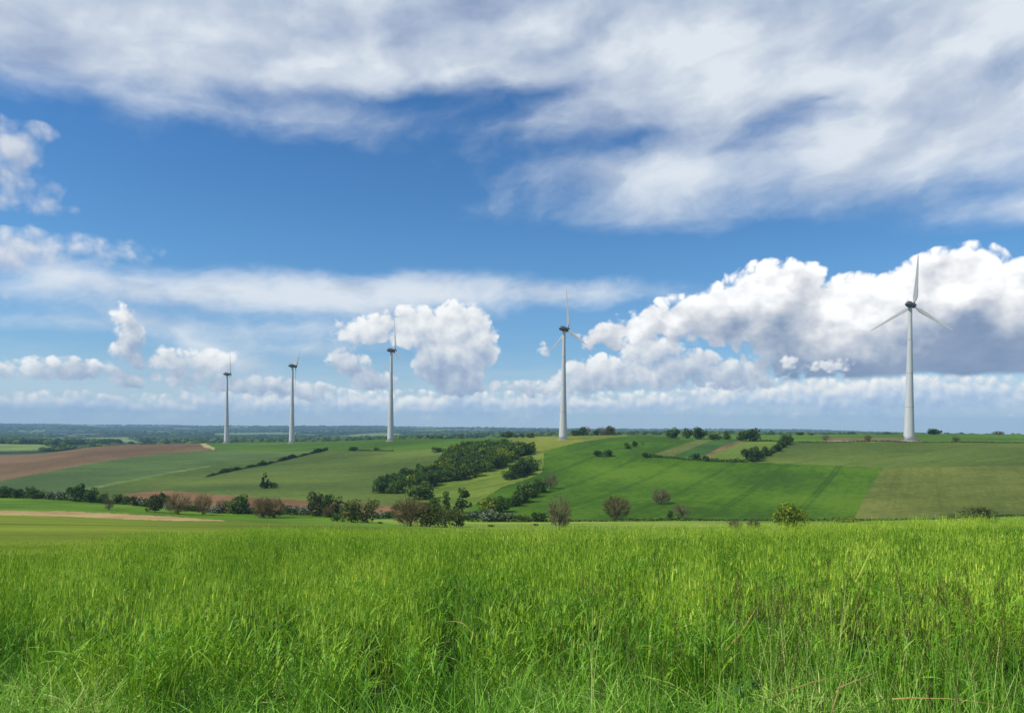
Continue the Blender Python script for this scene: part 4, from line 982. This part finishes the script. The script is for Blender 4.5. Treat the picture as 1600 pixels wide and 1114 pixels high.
def barley_clump(seed, stems=13, r=0.15, lod=0):
    rg = np.random.default_rng(seed); v, f, mi = [], [], []
    for i in range(stems):
        a, q = rg.uniform(0, 6.28), r * math.sqrt(rg.uniform()); p = np.array([q * math.cos(a), q * math.sin(a), -0.03])
        d = up(rg, rg.uniform(0.0, 0.10)) + np.array([0.05, 0, 0]); h = rg.uniform(0.42, 0.62)
        tip = strip(v, f, mi, 0, p, d, h, 0.0045 if not lod else 0.008, 0.03, 2, rg, taper=0)
        for j in range(3 if not lod else 2):
            z = h * (0.35 + 0.27 * j + rg.uniform(-.06, .06)); dd = up(rg, rg.uniform(0.35, 0.9))
            strip(v, f, mi, 1, p + d / np.linalg.norm(d) * z, dd, rg.uniform(0.16, 0.32), rg.uniform(0.010, 0.017) * (1.4 if lod else 1), rg.uniform(2, 6.5), 4 if not lod else 2, rg)
        if rg.uniform() < 0.72:                                   # green ear with its beard
            ed = d + up(rg, rg.uniform(0.1, 0.5)) * 0.5; el = rg.uniform(0.06, 0.085)
            e = strip(v, f, mi, 2, tip, ed, el, 0.013, 1.0, 3, rg, taper=0.5, twist=0)
            strip(v, f, mi, 2, tip, ed, el, 0.012, 1.0, 2, rg, taper=0.5, twist=2)
            if not lod:
                for _ in range(5):
                    strip(v, f, mi, 2, tip + (e - tip) * rg.uniform(0.1, 0.9), ed / np.linalg.norm(ed) + 0.22 * rg.normal(size=3), rg.uniform(0.06, 0.10), 0.0022, 0.6, 1, rg, taper=0.8)
            else: strip(v, f, mi, 2, e, ed, 0.07, 0.012, 0.8, 1, rg, taper=0.9)
    return make_mesh('barley_clump', v, f, [M_STEM, M_LEAF, M_EAR], False, mi)
def grass_clump(seed, n=30, r=0.11, L=(0.25, 0.55), w=(0.006, 0.013), lean=(0.1, 0.9), bend=(1.2, 4.5)):
    rg = np.random.default_rng(seed); v, f, mi = [], [], []
    for i in range(n):
        a, q = rg.uniform(0, 6.28), r * math.sqrt(rg.uniform()); p = np.array([q * math.cos(a), q * math.sin(a), -0.02])
        strip(v, f, mi, 0, p, up(rg, rg.uniform(*lean)), rg.uniform(*L), rg.uniform(*w), rg.uniform(*bend), 6, rg)
    return make_mesh('grass_clump', v, f, [M_GRASS], False, mi)
def seed_clump(seed, n=4):
    rg = np.random.default_rng(seed); v, f, mi = [], [], []
    for i in range(n):
        a, q = rg.uniform(0, 6.28), 0.08 * math.sqrt(rg.uniform()); p = np.array([q * math.cos(a), q * math.sin(a), -0.02])
        d = up(rg, rg.uniform(0.05, 0.3)); tip = strip(v, f, mi, 0, p, d, rg.uniform(0.55, 0.85), 0.0035, rg.uniform(0.2, 0.7), 5, rg, taper=0.4)
        dn = d / np.linalg.norm(d)
        for _ in range(26):
            o = tip - dn * rg.uniform(0, 0.16); strip(v, f, mi, 1, o, dn + 0.7 * rg.normal(size=3), rg.uniform(0.012, 0.035), 0.004, 2, 1, rg, taper=0.5)
    return make_mesh('seed_clump', v, f, [M_GRASS, M_SEED], False, mi)

def scatter(name, protos, X, Y, scl, rg, lean=0.0, label=None, kscale=None):
    """one 'stuff' object: points carrying rotation, size and a choice among the clumps"""
    n = len(X); Z = CAM_Z - ground_depth(X, Y)
    me = bpy.data.meshes.new(name); me.vertices.add(n)
    me.vertices.foreach_set('co', np.stack([X, Y, Z], -1).astype(np.float32).ravel())
    rot = np.stack([rg.normal(0, lean, n), rg.normal(0, lean, n), rg.uniform(0, 6.28, n)], -1).astype(np.float32)
    at_ = me.attributes.new('rot', 'FLOAT_VECTOR', 'POINT'); at_.data.foreach_set('vector', rot.ravel())
    at_ = me.attributes.new('scl', 'FLOAT', 'POINT'); at_.data.foreach_set('value', scl.astype(np.float32))
    at_ = me.attributes.new('pick', 'INT', 'POINT'); at_.data.foreach_set('value', rg.integers(0, len(protos), n).astype(np.int32))
    o = bpy.data.objects.new(name, me); COL.objects.link(o)
    src = bpy.data.collections.new(name + '_clumps')
    for i, p in enumerate(protos):
        src.objects.link(bpy.data.objects.new('%s_clump_%02d' % (name, i), p))
    g = bpy.data.node_groups.new(name + '_scatter', 'GeometryNodeTree')
    g.interface.new_socket('Geometry', in_out='INPUT', socket_type='NodeSocketGeometry')
    g.interface.new_socket('Geometry', in_out='OUTPUT', socket_type='NodeSocketGeometry')
    N = g.nodes; gi = N.new('NodeGroupInput'); go = N.new('NodeGroupOutput')
    ci = N.new('GeometryNodeCollectionInfo'); ci.inputs['Collection'].default_value = src; ci.inputs['Separate Children'].default_value = True; ci.inputs['Reset Children'].default_value = True
    ip = N.new('GeometryNodeInstanceOnPoints'); ip.inputs['Pick Instance'].default_value = True
    def attr(nm, ty):
        a = N.new('GeometryNodeInputNamedAttribute'); a.data_type = ty; a.inputs['Name'].default_value = nm; return a.outputs['Attribute']
    L = g.links
    L.new(gi.outputs[0], ip.inputs['Points']); L.new(ci.outputs[0], ip.inputs['Instance'])
    L.new(attr('pick', 'INT'), ip.inputs['Instance Index']); L.new(attr('rot', 'FLOAT_VECTOR'), ip.inputs['Rotation']); L.new(attr('scl', 'FLOAT'), ip.inputs['Scale'])
    L.new(ip.outputs[0], go.inputs[0])
    md = o.modifiers.new('scatter', 'NODES'); md.node_group = g
    tag(o, label, None, None, 'stuff')
    return o
def spots(rg, y0, y1, per_m2, pad=0.5):
    """random ground spots across the width a lens here could take in, and some beside it"""
    half = lambda y: 0.86 * y + pad + 0.6
    A = 2 * (0.43 * (y1 * y1 - y0 * y0) + (pad + 0.6) * (y1 - y0)); n = int(A * per_m2)
    Y = np.empty(0)
    while len(Y) < n:
        c = rg.uniform(y0, y1, n * 2); Y = np.append(Y, c[rg.uniform(size=len(c)) < half(c) / half(y1)])
    Y = Y[:n]; X = rg.uniform(-1, 1, n) * half(Y)
    return X, Y
def edge_y(X): return 6.0 + 0.35 * np.sin(X * 0.9) + 0.3 * np.sin(X * 2.7 + 1) + 0.2 * np.sin(X * 7.1)
def build_foreground():
    rg = np.random.default_rng(3)
    near = [barley_clump(100 + i) for i in range(8)]
    farc = [barley_clump(200 + i, 16, 0.24, 1) for i in range(5)]
    X, Y = spots(rg, 5.6, 15, 21); k = Y > edge_y(X) + rg.normal(0, 0.3, len(X)); X, Y = X[k], Y[k]
    gp = np.sin(X * 4.1 + 1.7 * np.sin(Y * 2.3)) * np.sin(Y * 3.3 + 1.3 * np.sin(X * 2.9)); k = rg.uniform(size=len(X)) < 0.55 + 0.6 * gp; X, Y = X[k], Y[k]
    sc = 1.0 + 0.10 * np.sin(X * 1.3 + Y * .8) + 0.06 * np.sin(X * 5 + Y * 4) + rg.normal(0, 0.09, len(X))
    scatter('barley_crop', near, X, Y, sc, rg, 0.05, 'green bearded barley standing in the near field')
    X, Y = spots(rg, 15, 62, 5.5)
    lim = 22.5 + 44 * np.clip((X / Y + 0.72) / 0.5, 0, 1) ** 1.5 + rg.normal(0, 2.2, len(X)); k = Y < lim; X, Y = X[k], Y[k]
    sc = 1.0 + 0.08 * np.sin(X * 0.9 + Y * .5) + rg.normal(0, 0.06, len(X))
    scatter('barley_crop_beyond', farc, X, Y, sc, rg, 0.05, 'green barley farther out up to the brow of the field')
    lush = [grass_clump(300 + i) for i in range(6)] + [grass_clump(320 + i, 22, 0.1, (0.35, 0.7), (0.010, 0.018), (0.3, 1.1), (1.5, 3.6)) for i in range(3)]
    X, Y = spots(rg, 2.4, 8.2, 50, 1.2); k = Y < edge_y(X) + 0.3 + np.abs(rg.normal(0, 0.55, len(X))); X, Y = X[k], Y[k]
    lush += [grass_clump(340 + i, 16, 0.12, (0.4, 0.75), (0.006, 0.012), (0.7, 1.9), (0.6, 1.8)) for i in range(2)]
    hgt = 1.0 + 0.22 * np.sin(X * 1.1 + 2) * np.sin(Y * 1.7) + rg.normal(0, 0.12, len(X))
    scatter('verge_grass', lush, X, Y, hgt, rg, 0.12, 'lush long grass of the verge at the foot of the photo')
    seeds = [seed_clump(400 + i) for i in range(4)]
    X, Y = spots(rg, 3.6, 8.5, 5.0, 1.0); k = rg.uniform(size=len(X)) < 0.28 + 0.72 * (X / Y > 0.18); X, Y = X[k], Y[k]
    scatter('seeding_grass', seeds, X, Y, rg.uniform(0.8, 1.2, len(X)), rg, 0.12, 'brownish seeding grasses standing over the verge')
    tall = [seed_clump(420 + i, 6) for i in range(4)]
    X = rg.uniform(0.3, 5.5, 90) ; Y = rg.uniform(4.4, 6.4, 90); k = X / Y > rg.uniform(0.0, 0.5, 90); X, Y = X[k], Y[k]
    scatter('tall_seeding_grass', tall, X, Y, rg.uniform(1.1, 1.5, len(X)), rg, 0.1, 'tall dark seeding grasses rising before the barley at the right')
build_foreground()

def weed(px, py, Y, s, label):
    a, b = level(px, py); e = empty('leafy_weed', (a * Y, Y, gz(a * Y, Y)))
    rg = np.random.default_rng(int(px)); hz = (CAM_Z + b * Y) - gz(a * Y, Y)
    v, f, mi = [], [], []
    strip(v, f, mi, 0, (0, 0, -0.03), np.array([0.05, 0, 1.0]), hz, 0.008, 0.02, 4, rg, taper=0.3)
    link_part('stem', make_mesh('stem', v, f, [M_WEED]), e)
    for i in range(13):                                           # lobed leaves in a loose rosette
        v, f = [], []; an = i * 0.9 + rg.uniform(-.2, .2); n = 22; cx = s * 0.55
        for j in range(n):
            t = 2 * math.pi * j / n; r = s * (0.5 + 0.16 * math.cos(5 * t) + 0.05 * math.cos(11 * t))
            x, y = cx + r * math.cos(t), r * 0.8 * math.sin(t)
            v.append((x, y, 0.10 * s * math.cos(3 * t) - 0.25 * x * x / s))
        v.append((cx * .6, 0, 0.03)); f = [(j, (j + 1) % n, n) for j in range(n)]
        lf = link_part('leaf', make_mesh('leaf', v, f, [M_WEED]), e); lf.location = (0.045 * rg.normal(), 0.045 * rg.normal(), hz * (0.70 + 0.022 * i)); lf.rotation_euler = (rg.uniform(-.5, .5), rg.uniform(-.2, .6), an)
    tag(e, label, 'weed')
def straw(pts, w, label, name='dry_grass_blade', mat=None, cat='grass blade'):
    """a single broad blade through photograph pixels, each with its distance"""
    P = []
    pts = [(x, y, Y * 1.55 if Y < 4.6 else Y * 1.32) for x, y, Y in pts]; w = w * 1.05
    for px, py, Y in pts:
        a, b = level(px, py); P.append(Vector((a * Y, Y, CAM_Z + b * Y)))
    g = Vector((P[0].x, P[0].y, gz(P[0].x, P[0].y) - 0.02))
    d0 = (P[0] - P[1]).normalized()
    P = [P[0] + d0 * 0.10 + Vector((0, 0.03, -0.02))] + P
    v, f = [], []; n = len(P)
    for i, p in enumerate(P):
        d = (P[min(i + 1, n - 1)] - P[max(i - 1, 0)]).normalized(); s = d.cross(Vector((0.1, -1, 0.25))).normalized()
        wd = w * (1 - 0.85 * (i / (n - 1)) ** 2)
        o = s.cross(d) * wd * 0.22
        v += [tuple(p - s * wd / 2 - P[0]), tuple(p + o - P[0]), tuple(p + s * wd / 2 - P[0])]
    for i in range(n - 1): f += [(3 * i, 3 * i + 1, 3 * i + 4, 3 * i + 3), (3 * i + 1, 3 * i + 2, 3 * i + 5, 3 * i + 4)]
    o = link_part(name, make_mesh(name, v, f, [mat or M_STRAW], True), None); o.location = P[0]
    tag(o, label, cat)
def build_details():
    weed(1170, 1052, 5.3, 0.06, 'bright green lobed-leaf weed in the verge left of the dry blades')
    straw([(1140, 1010, 4.2), (1158, 990, 4.2), (1172, 966, 4.25), (1184, 946, 4.3)], 0.022, 'orange-brown dry blade standing slanted in the verge right of centre')
    straw([(1300, 1112, 3.3), (1308, 1085, 3.3), (1315, 1060, 3.35)], 0.016, 'short orange dry blade standing near the bottom edge')
    straw([(1222, 1082, 3.4), (1270, 1065, 3.4), (1325, 1053, 3.5)], 0.011, 'pale dry stalk lying nearly flat beside the short orange blade')
    straw([(1325, 1068, 3.45), (1350, 1058, 3.5), (1374, 1047, 3.5)], 0.011, 'pale dry stalk tilting up to the right of the short orange blade')
    straw([(1350, 1108, 3.2), (1380, 1092, 3.3), (1398, 1080, 3.4)], 0.012, 'broad green blade leaning right at the bottom edge', 'broad_grass_blade', M_WEED)
    straw([(1420, 1090, 3.3), (1480, 1091, 3.3), (1560, 1100, 3.3)], 0.010, 'long pale stalk lying level in the bottom right corner')
    straw([(1345, 895, 5.0), (1358, 866, 5.1), (1373, 842, 5.2)], 0.02, 'pale green blade jutting above the barley on the right', 'broad_grass_blade', M_EAR)
    straw([(800, 992, 4.5), (797, 965, 4.5), (790, 945, 4.5), (775, 938, 4.5)], 0.012, 'pale green blade curling over at the middle of the verge', 'broad_grass_blade', M_EAR)
    straw([(735, 985, 4.4), (724, 974, 4.4), (710, 970, 4.4), (695, 971, 4.4)], 0.010, 'thin tan blade bent over left of the curling pale blade')
build_details()
# ------------------------------------------------------------------ air
def build_haze():
    x0, x1, y0, y1, z0, z1 = -31000, 31000, -6100, 10500, -420, 190
    v = [(a, b, c) for c in (z0, z1) for a, b in ((x0, y0), (x1, y0), (x1, y1), (x0, y1))]
    f = [(3, 2, 1, 0), (4, 5, 6, 7), (0, 1, 5, 4), (1, 2, 6, 5), (2, 3, 7, 6), (3, 0, 4, 7)]
    m = bpy.data.materials.new('haze_air'); m.use_nodes = True; t = m.node_tree; t.nodes.clear()
    pv = t.nodes.new('ShaderNodeVolumePrincipled'); pv.inputs['Density'].default_value = 0.0001
    pv.inputs['Color'].default_value = (0.42, 0.72, 1.0, 1); pv.inputs['Anisotropy'].default_value = 0.0
    o = t.nodes.new('ShaderNodeOutputMaterial'); t.links.new(pv.outputs[0], o.inputs['Volume'])
    ob = link_part('haze', make_mesh('haze', v, f, [m]), None)
    tag(ob, 'pale blue air haze over the far valley', 'haze', None, 'stuff')
build_haze()
